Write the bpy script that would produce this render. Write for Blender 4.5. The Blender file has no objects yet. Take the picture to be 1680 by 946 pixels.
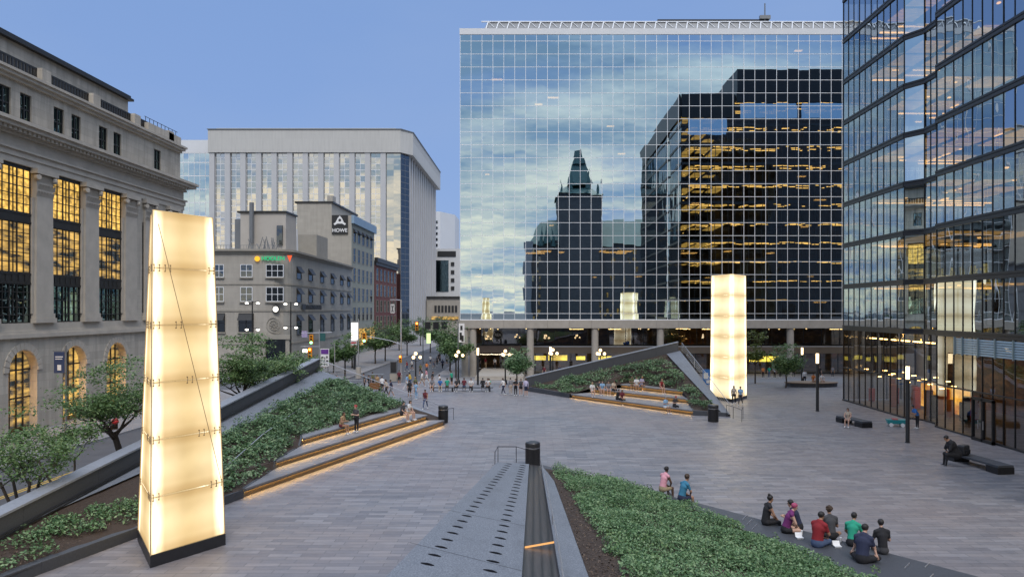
import bpy, bmesh, math, random
import numpy as np
from mathutils import Vector, Matrix, noise as mnoise
from mathutils.geometry import tessellate_polygon

C = bpy.context.scene.collection
F, HZ, VX, H = 1250.0, 508.0, 877.0, 9.2      # focal length (px of the 1680 frame), horizon, principal x, eye height
R = math.radians
rng = random.Random(7)


def gz(y):          # the ground falls gently towards the far street
    return -1.4 * min(1.0, max(0.0, (y - 92.0) / 27.0))


def P(px, py, z=None):
    d = F * (H - (z or 0)) / (py - HZ)
    if z is None:
        for _ in range(40): d = .5 * d + .5 * F * (H - gz(d)) / (py - HZ)
        z = gz(d)
    return ((px - VX) * d / F, d, z)


def D(px, py, d):
    return ((px - VX) * d / F, d, H - (py - HZ) * d / F)


# ------------------------------------------------------------------ meshes
class MB:
    def __init__(s):
        s.v, s.f, s.m, s.uv = [], [], [], []

    def _add(s, vs, fs, m=0):
        b = len(s.v)
        s.v.extend([tuple(v) for v in vs])
        for f in fs:
            s.f.append([b + i for i in f]); s.m.append(m); s.uv.append(None)
        return s

    def quad(s, a, b, c, d, m=0, uv=False):
        s._add([a, b, c, d], [(0, 1, 2, 3)], m)
        if uv:
            s.uv[-1] = [(0, 0), (1, 0), (1, 1), (0, 1)]
        return s

    def box(s, x0, x1, y0, y1, z0, z1, m=0):
        vs = [(x, y, z) for z in (z0, z1) for y in (y0, y1) for x in (x0, x1)]
        return s._add(vs, [(0, 2, 3, 1), (4, 5, 7, 6), (0, 1, 5, 4), (2, 6, 7, 3), (0, 4, 6, 2), (1, 3, 7, 5)], m)

    def prism(s, poly, z0, z1, m=0, cap=True):
        """poly: list of (x,y) or (x,y,ztop); z1 None uses the points' own z as the top"""
        n = len(poly)
        ar = sum(poly[i][0] * poly[(i + 1) % n][1] - poly[(i + 1) % n][0] * poly[i][1] for i in range(n))
        if ar < 0:
            poly = poly[::-1]
        top = [(p[0], p[1], p[2] if z1 is None else z1) for p in poly]
        bot = [(p[0], p[1], z0) for p in poly]
        fs = [tuple(range(n - 1, -1, -1)), tuple(range(n, 2 * n))] if cap else []
        fs += [(i, (i + 1) % n, n + (i + 1) % n, n + i) for i in range(n)]
        return s._add(bot + top, fs, m)

    def tube(s, p0, p1, r0, r1=None, n=8, m=0, cap=True):
        r1 = r0 if r1 is None else r1
        p0, p1 = Vector(p0), Vector(p1)
        ax = (p1 - p0)
        if ax.length < 1e-6:
            return s
        ax.normalize()
        u = ax.orthogonal().normalized(); w = ax.cross(u)
        vs = []
        for p, r in ((p0, r0), (p1, r1)):
            for i in range(n):
                a = 2 * math.pi * i / n
                vs.append(p + u * math.cos(a) * r + w * math.sin(a) * r)
        fs = [(i, (i + 1) % n, n + (i + 1) % n, n + i) for i in range(n)]
        if cap:
            fs += [tuple(range(n - 1, -1, -1)), tuple(range(n, 2 * n))]
        return s._add(vs, fs, m)

    def path(s, pts, r, n=6, m=0):
        for a, b in zip(pts, pts[1:]):
            s.tube(a, b, r, r, n, m)
        return s

    def lathe(s, prof, c=(0, 0, 0), n=16, m=0):
        """prof: (radius, z) from bottom to top"""
        vs, fs = [], []
        for r, z in prof:
            for i in range(n):
                a = 2 * math.pi * i / n
                vs.append((c[0] + r * math.cos(a), c[1] + r * math.sin(a), c[2] + z))
        for k in range(len(prof) - 1):
            for i in range(n):
                fs.append((k * n + i, k * n + (i + 1) % n, (k + 1) * n + (i + 1) % n, (k + 1) * n + i))
        fs.append(tuple(range(n - 1, -1, -1))); fs.append(tuple(range((len(prof) - 1) * n, len(prof) * n)))
        return s._add(vs, fs, m)

    def ball(s, c, r, n=10, k=6, m=0, sc=(1, 1, 1)):
        vs, fs = [], []
        for j in range(k + 1):
            t = math.pi * (j / k) - math.pi / 2
            t = max(-1.5, min(1.5, t))
            for i in range(n):
                a = 2 * math.pi * i / n
                vs.append((c[0] + r * sc[0] * math.cos(t) * math.cos(a), c[1] + r * sc[1] * math.cos(t) * math.sin(a), c[2] + r * sc[2] * math.sin(t)))
        for j in range(k):
            for i in range(n):
                fs.append((j * n + i, j * n + (i + 1) % n, (j + 1) * n + (i + 1) % n, (j + 1) * n + i))
        fs.append(tuple(range(n - 1, -1, -1))); fs.append(tuple(range(k * n, (k + 1) * n)))
        return s._add(vs, fs, m)

    def mesh(s, name, mats, org=(0, 0, 0), smooth=False):
        me = bpy.data.meshes.new(name)
        me.from_pydata([(v[0] - org[0], v[1] - org[1], v[2] - org[2]) for v in s.v], [], s.f)
        for mt in (mats if isinstance(mats, (list, tuple)) else [mats]):
            me.materials.append(mt)
        me.polygons.foreach_set('material_index', s.m)
        if any(u is not None for u in s.uv):
            lay = me.uv_layers.new(name='UVMap')
            for p, u in zip(me.polygons, s.uv):
                if u:
                    for li, t in zip(p.loop_indices, u):
                        lay.data[li].uv = t
        if smooth:
            me.polygons.foreach_set('use_smooth', [True] * len(me.polygons))
        me.update()
        return me

    def build(s, name, mats, parent=None, local=False, smooth=False, bevel=0):
        org = (0, 0, 0)
        if parent is not None and not local:
            p, o = Vector(), parent
            while o is not None:
                p += Vector(o.location); o = o.parent
            org = tuple(p)
        o = bpy.data.objects.new(name, s.mesh(name, mats, org, smooth))
        C.objects.link(o)
        if parent is not None:
            o.parent = parent
        if bevel:
            b = o.modifiers.new('bevel', 'BEVEL'); b.width = bevel; b.segments = 2; b.limit_method = 'ANGLE'
        return o


def tag(o, label, cat, group=None, kind=None):
    o['label'] = label; o['category'] = cat
    if group: o['group'] = group
    if kind: o['kind'] = kind
    return o


def thing(name, label, cat, loc=(0, 0, 0), group=None, rz=0.0):
    o = bpy.data.objects.new(name, None); C.objects.link(o)
    o.location = loc; o.rotation_euler = (0, 0, rz)
    o.empty_display_size = .1
    return tag(o, label, cat, group)


def struct(o):
    o['kind'] = 'structure'
    return o


def stuff(o):
    o['kind'] = 'stuff'
    return o


def copy_tree(o, parent=None):
    c = o.copy(); C.objects.link(c)
    if parent is not None: c.parent = parent
    for ch in list(o.children):
        copy_tree(ch, c)
    return c


def np_mesh(name, verts, quads, mats, mi=None):
    me = bpy.data.meshes.new(name)
    n, q = len(verts), len(quads)
    k = quads.shape[1]
    me.vertices.add(n); me.vertices.foreach_set('co', verts.astype(np.float32).ravel())
    me.loops.add(q * k); me.loops.foreach_set('vertex_index', quads.astype(np.int32).ravel())
    me.polygons.add(q); me.polygons.foreach_set('loop_start', np.arange(0, q * k, k, dtype=np.int32))
    for m in mats: me.materials.append(m)
    if mi is not None: me.polygons.foreach_set('material_index', mi.astype(np.int32))
    me.update(calc_edges=True)
    return me


def leaves_mesh(name, cen, size, mats, seed=0, flat=.5, aspect=.55):
    """one small bent-free rhombic leaf per centre, random heading"""
    g = np.random.default_rng(seed)
    n = len(cen)
    nz = g.normal(size=(n, 3)); nz[:, 2] = np.abs(nz[:, 2]) + flat
    nz /= np.linalg.norm(nz, axis=1)[:, None]
    t = g.normal(size=(n, 3)); t -= nz * (t * nz).sum(1)[:, None]; t /= np.linalg.norm(t, axis=1)[:, None]
    b = np.cross(nz, t)
    s = (size * g.uniform(.6, 1.3, n))[:, None]
    v = np.stack([cen - t * s, cen + b * s * aspect + t * s * .1, cen + t * s, cen - b * s * aspect + t * s * .1], 1).reshape(-1, 3)
    return np_mesh(name, v, np.arange(4 * n).reshape(n, 4), mats)


def text_mesh(s, size, depth, mat, name='lettering', bold=0.0):
    cu = bpy.data.curves.new(name, 'FONT'); cu.body = s; cu.size = size; cu.extrude = depth
    cu.align_x = 'CENTER'; cu.align_y = 'CENTER'; cu.offset = bold
    o = bpy.data.objects.new(name, cu); C.objects.link(o)
    dg = bpy.context.evaluated_depsgraph_get()
    me = bpy.data.meshes.new_from_object(o.evaluated_get(dg))
    bpy.data.objects.remove(o); bpy.data.curves.remove(cu)
    me.materials.clear(); me.materials.append(mat); me.name = name
    return me


def put_text(s, size, depth, mat, parent, loc, rot, name='lettering', bold=0.0):
    o = bpy.data.objects.new(name, text_mesh(s, size, depth, mat, name, bold))
    C.objects.link(o); o.parent = parent
    o.location = Vector(loc) - Vector(parent.location); o.rotation_euler = rot
    return o


# ------------------------------------------------------------------ materials
class NT:
    def __init__(s, name):
        s.mat = bpy.data.materials.new(name); s.mat.use_nodes = True
        s.t = s.mat.node_tree; s.t.nodes.clear()
        s.out = s.n('ShaderNodeOutputMaterial')

    def n(s, typ, **kw):
        nd = s.t.nodes.new(typ)
        for k, v in kw.items():
            if k.startswith('i_'):
                nd.inputs[k[2:].replace('_', ' ')].default_value = v
            else:
                setattr(nd, k, v)
        return nd

    def l(s, a, b):
        s.t.links.new(a, b)

    def mix(s, fac, a, b, mode='MIX'):
        nd = s.t.nodes.new('ShaderNodeMix'); nd.data_type = 'RGBA'; nd.blend_type = mode
        for sock, val in ((nd.inputs[0], fac), (nd.inputs[6], a), (nd.inputs[7], b)):
            if isinstance(val, bpy.types.NodeSocket): s.l(val, sock)
            elif isinstance(val, (int, float)) and sock.type != 'RGBA': sock.default_value = val
            else: sock.default_value = (*val[:3], 1) if not isinstance(val, (int, float)) else (val, val, val, 1)
        return nd.outputs[2]

    def math(s, op, a, b=None, clamp=False):
        nd = s.t.nodes.new('ShaderNodeMath'); nd.operation = op; nd.use_clamp = clamp
        for i, val in enumerate((a, b)):
            if val is None: continue
            if isinstance(val, bpy.types.NodeSocket): s.l(val, nd.inputs[i])
            else: nd.inputs[i].default_value = val
        return nd.outputs[0]

    def ramp(s, fac, stops, interp='LINEAR'):
        nd = s.t.nodes.new('ShaderNodeValToRGB'); nd.color_ramp.interpolation = interp
        el = nd.color_ramp.elements
        while len(el) > 1: el.remove(el[-1])
        for i, (p, c) in enumerate(stops):
            e = el[0] if i == 0 else el.new(p)
            e.position = p; e.color = (*c, 1) if len(c) == 3 else c
        s.l(fac, nd.inputs[0])
        return nd.outputs[0]

    def noise(s, vec, scale, detail=4, rough=.55, dim='3D'):
        nd = s.n('ShaderNodeTexNoise', noise_dimensions=dim)
        nd.inputs['Scale'].default_value = scale; nd.inputs['Detail'].default_value = detail; nd.inputs['Roughness'].default_value = rough
        if vec is not None: s.l(vec, nd.inputs['Vector'])
        return nd.outputs['Fac']

    def obj(s):
        return s.n('ShaderNodeTexCoord').outputs['Object']

    def mapped(s, vec, scale=(1, 1, 1), rot=(0, 0, 0), loc=(0, 0, 0)):
        nd = s.n('ShaderNodeMapping'); s.l(vec, nd.inputs[0])
        nd.inputs['Scale'].default_value = scale; nd.inputs['Rotation'].default_value = rot; nd.inputs['Location'].default_value = loc
        return nd.outputs[0]

    def swz(s, vec, order):
        sp = s.n('ShaderNodeSeparateXYZ'); s.l(vec, sp.inputs[0])
        cb = s.n('ShaderNodeCombineXYZ')
        for i, c in enumerate(order):
            if c in 'xyz': s.l(sp.outputs['xyz'.index(c)], cb.inputs[i])
        return cb.outputs[0]

    def bump(s, h, strength=.3, dist=.02):
        nd = s.n('ShaderNodeBump'); nd.inputs['Strength'].default_value = strength; nd.inputs['Distance'].default_value = dist
        s.l(h, nd.inputs['Height'])
        return nd.outputs[0]

    def pbr(s, col, rough=.6, metal=0.0, normal=None, spec=None, alpha=None):
        b = s.n('ShaderNodeBsdfPrincipled')
        for sock, val in (('Base Color', col), ('Roughness', rough), ('Metallic', metal)):
            if isinstance(val, bpy.types.NodeSocket): s.l(val, b.inputs[sock])
            else: b.inputs[sock].default_value = (*val[:3], 1) if sock == 'Base Color' else val
        if spec is not None: b.inputs['Specular IOR Level'].default_value = spec
        if normal is not None: s.l(normal, b.inputs['Normal'])
        s.l(b.outputs[0], s.out.inputs[0])
        return s.mat


def m_plain(name, col, rough=.6, metal=0.0, var=.25, scale=3.0, bump=.0, spec=None):
    t = NT(name); v = t.obj()
    n = t.noise(v, scale, 5)
    c = t.mix(n, tuple(x * (1 - var) for x in col), tuple(min(1, x * (1 + var)) for x in col))
    nm = t.bump(t.noise(v, scale * 8, 3), bump, .02) if bump else None
    return t.pbr(c, rough, metal, nm, spec)


def m_stone(name, col, swz, bw, bh, mortar=.012, var=.16, rough=.8, mcol=.6, streak=.25, scale=1.0):
    """ashlar blocks in the plane named by swz, faint stains running down"""
    t = NT(name); v = t.obj()
    b = t.n('ShaderNodeTexBrick'); t.l(t.swz(v, swz), b.inputs['Vector'])
    b.inputs['Scale'].default_value = 1; b.inputs['Brick Width'].default_value = bw; b.inputs['Row Height'].default_value = bh
    b.inputs['Mortar Size'].default_value = mortar; b.inputs['Mortar Smooth'].default_value = .2
    b.inputs['Color1'].default_value = (*[x * (1 - var) for x in col], 1); b.inputs['Color2'].default_value = (*[x * (1 + var) for x in col], 1)
    b.inputs['Mortar'].default_value = (*[x * mcol for x in col], 1)
    st = t.noise(t.mapped(v, (1.2, 1.2, .12)), 1.5, 5)
    c = t.mix(t.math('MULTIPLY', t.ramp(st, [(.42, (0, 0, 0)), (.75, (1, 1, 1))]), streak), b.outputs[0], tuple(x * .45 for x in col))
    c = t.mix(.35, c, t.mix(t.noise(v, 9, 6), tuple(x * .7 for x in col), tuple(x * 1.25 for x in col)))
    return t.pbr(c, rough, 0, t.bump(b.outputs['Fac'], .25, -.02))


def m_emit(name, col, strength, sample=True):
    t = NT(name)
    e = t.n('ShaderNodeEmission'); e.inputs[0].default_value = (*col, 1); e.inputs[1].default_value = strength
    t.l(e.outputs[0], t.out.inputs[0])
    if not sample: t.mat.cycles.emission_sampling = 'NONE'
    return t.mat


def m_glass(name, tint, refl=.75, thru=(.55, .55, .5), wav=.0, wscale=(.5, .5, .25), rough=0.0):
    """coated facade glass: mirrors the sky, shows some of the room behind"""
    t = NT(name); v = t.obj()
    g = t.n('ShaderNodeBsdfGlossy'); g.inputs['Color'].default_value = (*tint, 1); g.inputs['Roughness'].default_value = rough
    if wav:
        nm = t.bump(t.noise(t.mapped(v, wscale), 1.0, 2), wav, .05)
        t.l(nm, g.inputs['Normal'])
    tr = t.n('ShaderNodeBsdfTransparent'); tr.inputs[0].default_value = (*thru, 1)
    mx = t.n('ShaderNodeMixShader')
    fr = t.n('ShaderNodeLayerWeight'); fr.inputs['Blend'].default_value = .35
    f = t.math('ADD', t.math('MULTIPLY', fr.outputs['Fresnel'], .5), refl - .06, True)
    t.l(f, mx.inputs[0]); t.l(tr.outputs[0], mx.inputs[1]); t.l(g.outputs[0], mx.inputs[2])
    t.l(mx.outputs[0], t.out.inputs[0])
    return t.mat


def m_litglass(name, base, warm, strength, stretch=(.6, .6, 3.0), lo=.35, hi=.75, refl=.18):
    """window with the room's lamps on behind it"""
    t = NT(name); v = t.obj()
    n1 = t.noise(t.mapped(v, stretch), 1.3, 5, .6)
    n2 = t.noise(v, .33, 2)
    c = t.ramp(t.math('ADD', t.math('MULTIPLY', n1, .7), t.math('MULTIPLY', n2, .3)), [(lo, base), ((lo + hi) / 2, tuple(w * .5 for w in warm)), (hi, warm)])
    e = t.n('ShaderNodeEmission'); t.l(c, e.inputs[0]); e.inputs[1].default_value = strength
    g = t.n('ShaderNodeBsdfGlossy'); g.inputs['Roughness'].default_value = .02; g.inputs['Color'].default_value = (.8, .88, 1, 1)
    mx = t.n('ShaderNodeMixShader'); mx.inputs[0].default_value = refl
    t.l(e.outputs[0], mx.inputs[1]); t.l(g.outputs[0], mx.inputs[2]); t.l(mx.outputs[0], t.out.inputs[0])
    t.mat.cycles.emission_sampling = 'NONE'
    return t.mat


def m_leaf(name, dark, mid, light, trans=.25):
    t = NT(name)
    gm = t.n('ShaderNodeNewGeometry')
    n = t.noise(t.obj(), .55, 3)
    r = t.math('ADD', t.math('MULTIPLY', gm.outputs['Random Per Island'], .6), t.math('MULTIPLY', n, .4))
    c = t.ramp(r, [(.15, dark), (.5, mid), (.85, light)])
    d = t.n('ShaderNodeBsdfPrincipled'); t.l(c, d.inputs['Base Color']); d.inputs['Roughness'].default_value = .45; d.inputs['Specular IOR Level'].default_value = .35
    tl = t.n('ShaderNodeBsdfTranslucent'); t.l(c, tl.inputs[0])
    mx = t.n('ShaderNodeMixShader'); mx.inputs[0].default_value = trans
    t.l(d.outputs[0], mx.inputs[1]); t.l(tl.outputs[0], mx.inputs[2]); t.l(mx.outputs[0], t.out.inputs[0])
    return t.mat


def m_pavers(name, bw, bh, cols, rot=0.0, rough=.55, mortar=.006):
    t = NT(name); v = t.mapped(t.obj(), (1, 1, 1), (0, 0, rot))
    def brick(off):
        b = t.n('ShaderNodeTexBrick', offset=.37, offset_frequency=2)
        t.l(t.mapped(v, (1, 1, 1), (0, 0, 0), (off, 0, 0)), b.inputs['Vector'])
        b.inputs['Scale'].default_value = 1; b.inputs['Brick Width'].default_value = bw; b.inputs['Row Height'].default_value = bh
        b.inputs['Mortar Size'].default_value = mortar; b.inputs['Mortar Smooth'].default_value = .1
        b.inputs['Color1'].default_value = (0, 0, 0, 1); b.inputs['Color2'].default_value = (1, 1, 1, 1); b.inputs['Mortar'].default_value = (.5, .5, .5, 1)
        return b
    b = brick(0)
    c = t.ramp(b.outputs[0], [(i / (len(cols) - 1), q) for i, q in enumerate(cols)])
    big = t.noise(v, .09, 4)
    c = t.mix(t.ramp(big, [(.4, (0, 0, 0)), (.65, (.55, .55, .55))]), c, tuple(x * k for x, k in zip(cols[len(cols) // 2], (1.25, 1.02, .88))))
    stain = t.noise(v, .6, 7, .65)
    c = t.mix(t.ramp(stain, [(.5, (0, 0, 0)), (.8, (.5, .5, .5))]), c, tuple(x * .55 for x in cols[0]))
    sk = t.noise(t.mapped(v, (.35, 4.2, 1)), 1.3, 6, .7)
    c = t.mix(t.ramp(sk, [(.42, (0, 0, 0)), (.7, (.6, .6, .6))]), c, tuple(x * .62 for x in cols[1]))
    c = t.mix(t.math('MULTIPLY', b.outputs['Fac'], .9), c, tuple(x * .3 for x in cols[0]))
    c = t.mix(.25, c, t.mix(t.noise(v, 40, 3), (.06, .06, .065), (.4, .4, .42)))
    ro = t.ramp(t.noise(v, 1.5, 4), [(.3, (rough - .12,) * 3), (.7, (rough + .1,) * 3)])
    return t.pbr(c, ro, 0, t.bump(b.outputs['Fac'], .35, -.01), .4)


M = {}
M['asphalt'] = m_plain('asphalt', (.085, .088, .098), .75, 0, .3, .7, .3)
M['yellow_paint'] = m_plain('yellow_road_paint', (.55, .36, .06), .6, 0, .2, 2)
M['chips'] = m_leaf('mulch_chips', (.02, .012, .008), (.07, .042, .025), (.16, .11, .07), .0)
M['white_paint'] = m_plain('white_road_paint', (.6, .6, .6), .6, 0, .2, 2)
M['paver'] = m_pavers('plaza_pavers', 1.25, .36, [(.095, .1, .122), (.165, .17, .195), (.215, .205, .215), (.27, .272, .3)], 0, .46, .011)
M['sidewalk'] = m_pavers('sidewalk_slabs', 1.6, 1.6, [(.22, .225, .24), (.26, .265, .28), (.29, .29, .3)], 0, .7, .012)
M['kerb'] = m_plain('granite_kerb', (.25, .25, .26), .7, 0, .2, 8)
M['tread'] = m_pavers('step_treads', 1.5, .5, [(.15, .155, .17), (.2, .205, .22), (.24, .24, .25)], R(-75), .5)
M['dark_granite'] = m_plain('dark_granite', (.052, .057, .068), .62, 0, .35, 14, .05)
t_ = NT('flamed_granite'); v_ = t_.obj()
c_ = t_.mix(t_.noise(v_, 1.1, 5, .6), (.1, .115, .145), (.17, .188, .22))
c_ = t_.mix(.55, c_, t_.ramp(t_.noise(v_, 26, 3, .75), [(.35, (.05, .06, .075)), (.5, (.135, .152, .18)), (.68, (.36, .38, .41))]))
c_ = t_.mix(t_.ramp(t_.noise(t_.mapped(v_, (1, .3, 1)), .8, 6, .7), [(.5, (0, 0, 0)), (.75, (.5, .5, .5))]), c_, (.07, .075, .085))
M['blue_granite'] = t_.pbr(c_, .65)
M['riser'] = m_plain('dark_riser', (.085, .065, .045), .5, 0, .3, 4)
M['coping'] = m_plain('granite_coping', (.24, .26, .3), .45, 0, .22, 6, .05)
M['soil'] = m_plain('bark_mulch', (.045, .03, .022), .95, 0, .6, 9, 1.0)
M['led'] = m_emit('warm_led_strip', (1, .57, .14), 13)
M['black_metal'] = m_plain('black_metal', (.018, .018, .02), .4, .3, .3, 6)
M['dark_metal'] = m_plain('dark_bronze_metal', (.04, .042, .046), .4, .5, .25, 5)
M['steel'] = m_plain('brushed_steel', (.5, .5, .52), .35, .8, .15, 5)
M['grey_metal'] = m_plain('grey_metal', (.2, .21, .22), .45, .5, .2, 5)
M['white_metal'] = m_plain('white_painted_metal', (.82, .84, .86), .45, .2, .08, 3)
M['white_panel'] = m_plain('white_panel', (.68, .7, .72), .5, 0, .08, .6)
M['concrete'] = m_plain('beige_concrete', (.36, .33, .29), .85, 0, .2, 1.3, .2)
M['plinth'] = m_plain('black_plinth', (.022, .022, .025), .45, 0, .3, 6)
M['signal_yellow'] = m_plain('signal_yellow', (.75, .3, .01), .5, 0, .1, 3)
M['sign_black'] = m_plain('sign_black', (.02, .02, .02), .5, 0, .2, 3)
M['stud_black'] = m_plain('stud_black', (.008, .008, .01), .9, 0, .2, 3, 0, .05)
M['sign_white'] = m_plain('sign_white', (.75, .75, .75), .5, 0, .06, 3)
M['bark'] = m_plain('tree_bark', (.06, .048, .038), .9, 0, .5, 14, .8)
M['leaf_a'] = m_leaf('ground_cover_leaves', (.035, .09, .035), (.105, .205, .08), (.31, .43, .23))
M['leaf_b'] = m_leaf('shrub_leaves', (.035, .085, .04), (.10, .19, .08), (.29, .39, .22))
M['leaf_c'] = m_leaf('locust_leaves', (.04, .09, .028), (.105, .19, .062), (.25, .34, .15))
M['leaf_d'] = m_leaf('yellow_green_leaves', (.05, .07, .01), (.12, .16, .03), (.22, .24, .06))
M['lamp_glow'] = m_emit('lamp_glow', (1, .74, .42), 2.6)
M['globe_glow'] = m_emit('globe_glow', (1, .68, .34), 2.6)
M['cool_glow'] = m_emit('street_lamp_glow', (1, .93, .8), 5)
M['ceil_glow'] = m_emit('ceiling_lamp_glow', (1, .56, .16), 1.5, False)
M['pot_glow'] = m_emit('pot_lamp_glow', (1, .86, .6), 4.0, False)
# ------------------------------------------------------------------ camera, sky, sun
cam = bpy.data.cameras.new('camera'); co = bpy.data.objects.new('camera', cam); C.objects.link(co)
cam.sensor_width = 36; cam.lens = 36 * F / 1680
cam.shift_x = (840 - VX) / 1680; cam.shift_y = (HZ - 473) / 1680
cam.clip_start = .2; cam.clip_end = 6000
co.location = (0, 0, H); co.rotation_euler = (R(90), 0, 0)
sc = bpy.context.scene; sc.camera = co
sc.view_settings.view_transform = 'Standard'; sc.view_settings.look = 'None'; sc.view_settings.gamma = 1
sc.view_settings.use_curve_mapping = False
sc.view_settings.exposure = 1.0
sc.render.engine = 'CYCLES'
cy = sc.cycles
cy.use_denoising = True; cy.denoiser = 'OPENIMAGEDENOISE'
cy.max_bounces = 8; cy.glossy_bounces = 5; cy.transparent_max_bounces = 12; cy.diffuse_bounces = 3; cy.transmission_bounces = 4
cy.sample_clamp_indirect = 6; cy.caustics_reflective = False; cy.caustics_refractive = False
cy.use_light_tree = True

SUN_EL, SUN_AZ = R(50), R(165)       # azimuth from +Y, clockwise: behind the camera, a little to the left
w = bpy.data.worlds.new('World'); sc.world = w; w.use_nodes = True
t = NT.__new__(NT); t.t = w.node_tree; t.t.nodes.clear()
t.out = t.n('ShaderNodeOutputWorld')
bg = t.n('ShaderNodeBackground'); bg.inputs[1].default_value = .1
sky = t.n('ShaderNodeTexSky', sky_type='NISHITA', sun_disc=False)
sky.sun_elevation = SUN_EL; sky.sun_rotation = SUN_AZ
sky.air_density = 1.0; sky.dust_density = .0; sky.ozone_density = 4.0
d = t.n('ShaderNodeTexCoord').outputs['Generated']
sp = t.n('ShaderNodeSeparateXYZ'); t.l(d, sp.inputs[0])
zc = t.math('MAXIMUM', sp.outputs[2], 0.0)
den = t.math('ADD', zc, .16)
cb = t.n('ShaderNodeCombineXYZ')
t.l(t.math('DIVIDE', sp.outputs[0], den), cb.inputs[0]); t.l(t.math('DIVIDE', sp.outputs[1], den), cb.inputs[1])
cv = cb.outputs[0]
n1 = t.noise(t.mapped(cv, (.8, 1.5, 1)), 1.15, 8, .6)
n2 = t.noise(t.mapped(cv, (1, 1.4, 1), (0, 0, .4), (4.3, 1.7, 0)), .45, 3, .5)
cl = t.math('ADD', t.math('MULTIPLY', n1, .65), t.math('MULTIPLY', n2, .35))
back = t.math('MULTIPLY', t.math('SUBTRACT', .3, sp.outputs[1]), 2.2, True)       # the cloud deck lies behind the camera
low = t.math('SUBTRACT', 1.0, t.math('MULTIPLY', zc, 2.6, True), True)             # 1 at the horizon
mask = t.math('MULTIPLY', t.ramp(t.math('ADD', cl, t.math('MULTIPLY', low, .07)), [(.44, (0, 0, 0)), (.56, (1, 1, 1))]), back)
hi_c = t.mix(low, (2.6, 3.5, 4.5), (7.2, 6.2, 4.6))
lo_c = t.mix(low, (1.1, 1.75, 2.7), (2.2, 2.9, 3.6))
shade = t.ramp(t.math('ADD', t.noise(t.mapped(cv, (.8, 1.6, 1), (0, 0, 0), (.35, .2, 0)), 1.7, 6, .6), t.math('MULTIPLY', low, .05)), [(.4, (0, 0, 0)), (.62, (1, 1, 1))])
cloud = t.mix(shade, lo_c, hi_c)
hz_n = t.noise(t.mapped(d, (2.2, 2.2, 6)), 1.0, 4, .5)
hgt = t.mix(t.ramp(hz_n, [(.42, (0, 0, 0)), (.7, (.35, .35, .35))]), t.ramp(zc, [(0, (1.5, 2.15, 3.55)), (.2, (1.2, 1.9, 3.5)), (.6, (.95, 1.62, 3.2))]), (1.55, 2.15, 3.4))
skyc = t.mix(.97, sky.outputs[0], hgt)            # dusk: the low sun's glow is levelled out to an even blue
top = t.ramp(sp.outputs[2], [(.46, (0, 0, 0)), (.7, (1, 1, 1))])  # bright overhead cloud, out of view, added to lift the light on the ground
t.SKY = skyc
colr = t.mix(t.math('MULTIPLY', top, .85), t.mix(mask, skyc, cloud), (6.6, 7.4, 9.0))
t.l(colr, bg.inputs[0]); t.l(bg.outputs[0], t.out.inputs[0])
sl = bpy.data.lights.new('sun', 'SUN'); sl.energy = .9; sl.angle = R(22); sl.color = (1, .9, .78)
so = bpy.data.objects.new('sun', sl); C.objects.link(so)
so.rotation_euler = (R(90) - SUN_EL, 0, -SUN_AZ + math.pi)
so.rotation_euler = Vector((-math.sin(SUN_AZ) * math.cos(SUN_EL), -math.cos(SUN_AZ) * math.cos(SUN_EL), -math.sin(SUN_EL))).to_track_quat('-Z', 'Y').to_euler()

# ------------------------------------------------------------------ ground, streets, plaza
def sheet(x0, x1, y0, y1, top, bot):
    """ground slab that follows the fall of the ground"""
    ys = [y0] + [y for y in (92, 119) if y0 < y < y1] + [y1]
    mb = MB(); n = len(ys)
    for a, b in zip(ys, ys[1:]):
        za, zb = gz(a), gz(b)
        mb._add([(x0, a, za + bot), (x1, a, za + bot), (x1, b, zb + bot), (x0, b, zb + bot), (x0, a, za + top), (x1, a, za + top), (x1, b, zb + top), (x0, b, zb + top)],
                [(0, 3, 2, 1), (4, 5, 6, 7), (1, 2, 6, 5), (3, 0, 4, 7)] + ([(0, 1, 5, 4)] if a == y0 else []) + ([(2, 3, 7, 6)] if b == y1 else []))
    return mb


def fuse(*ms):
    r = MB()
    for m in ms: r._add(m.v, m.f)
    return r


struct(fuse(sheet(-2500, 2500, -2500, 2500, -.17, -.4)).build('ground', M['asphalt']))
struct(sheet(-31, -22.5, -60, 600, -.15, -.166).build('road', M['asphalt']))
struct(sheet(-200, -31.0, 88, 112, -.149, -.166).build('cross_street', M['asphalt']))
struct(fuse(sheet(-26.75, -26.63, -20, 86, -.146, -.15), sheet(-26.5, -26.38, -20, 86, -.146, -.15)).build('road_centre_line', M['yellow_paint']))
struct(fuse(*[sheet(-30.2 + i * .9, -29.75 + i * .9, 88.6, 91.6, -.1455, -.15) for i in range(9)], sheet(-31, -22.6, 113.2, 113.6, -.1455, -.15)).build('crosswalk_marking', M['white_paint']))
struct(sheet(-22.2, 66, -20, 101.5, 0, -.15).build('plaza', M['paver']))
struct(sheet(-22.5, -22.2, -20, 101.5, -.006, -.15).build('kerb', M['kerb']))
struct(sheet(-16, 70, 101.5, 600, .002, -.15).build('sidewalk_by_the_tower', M['sidewalk']))
struct(sheet(-60, -31.3, -60, 87.7, -.004, -.15).build('sidewalk', M['sidewalk']))
struct(sheet(-31.3, -31, -60, 87.7, -.01, -.15).build('kerb', M['kerb']))
struct(sheet(-60, -29.3, 112.3, 600, -.004, -.15).build('sidewalk', M['sidewalk']))
struct(fuse(sheet(-29.3, -29, 112, 600, .0, -.15), sheet(-60, -29.3, 112, 112.3, .0, -.15)).build('kerb', M['kerb']))


def tri_poly(poly):
    vs = [Vector(p) for p in poly]
    return [tuple(vs[i] for i in tr) for tr in tessellate_polygon([vs])]


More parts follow.
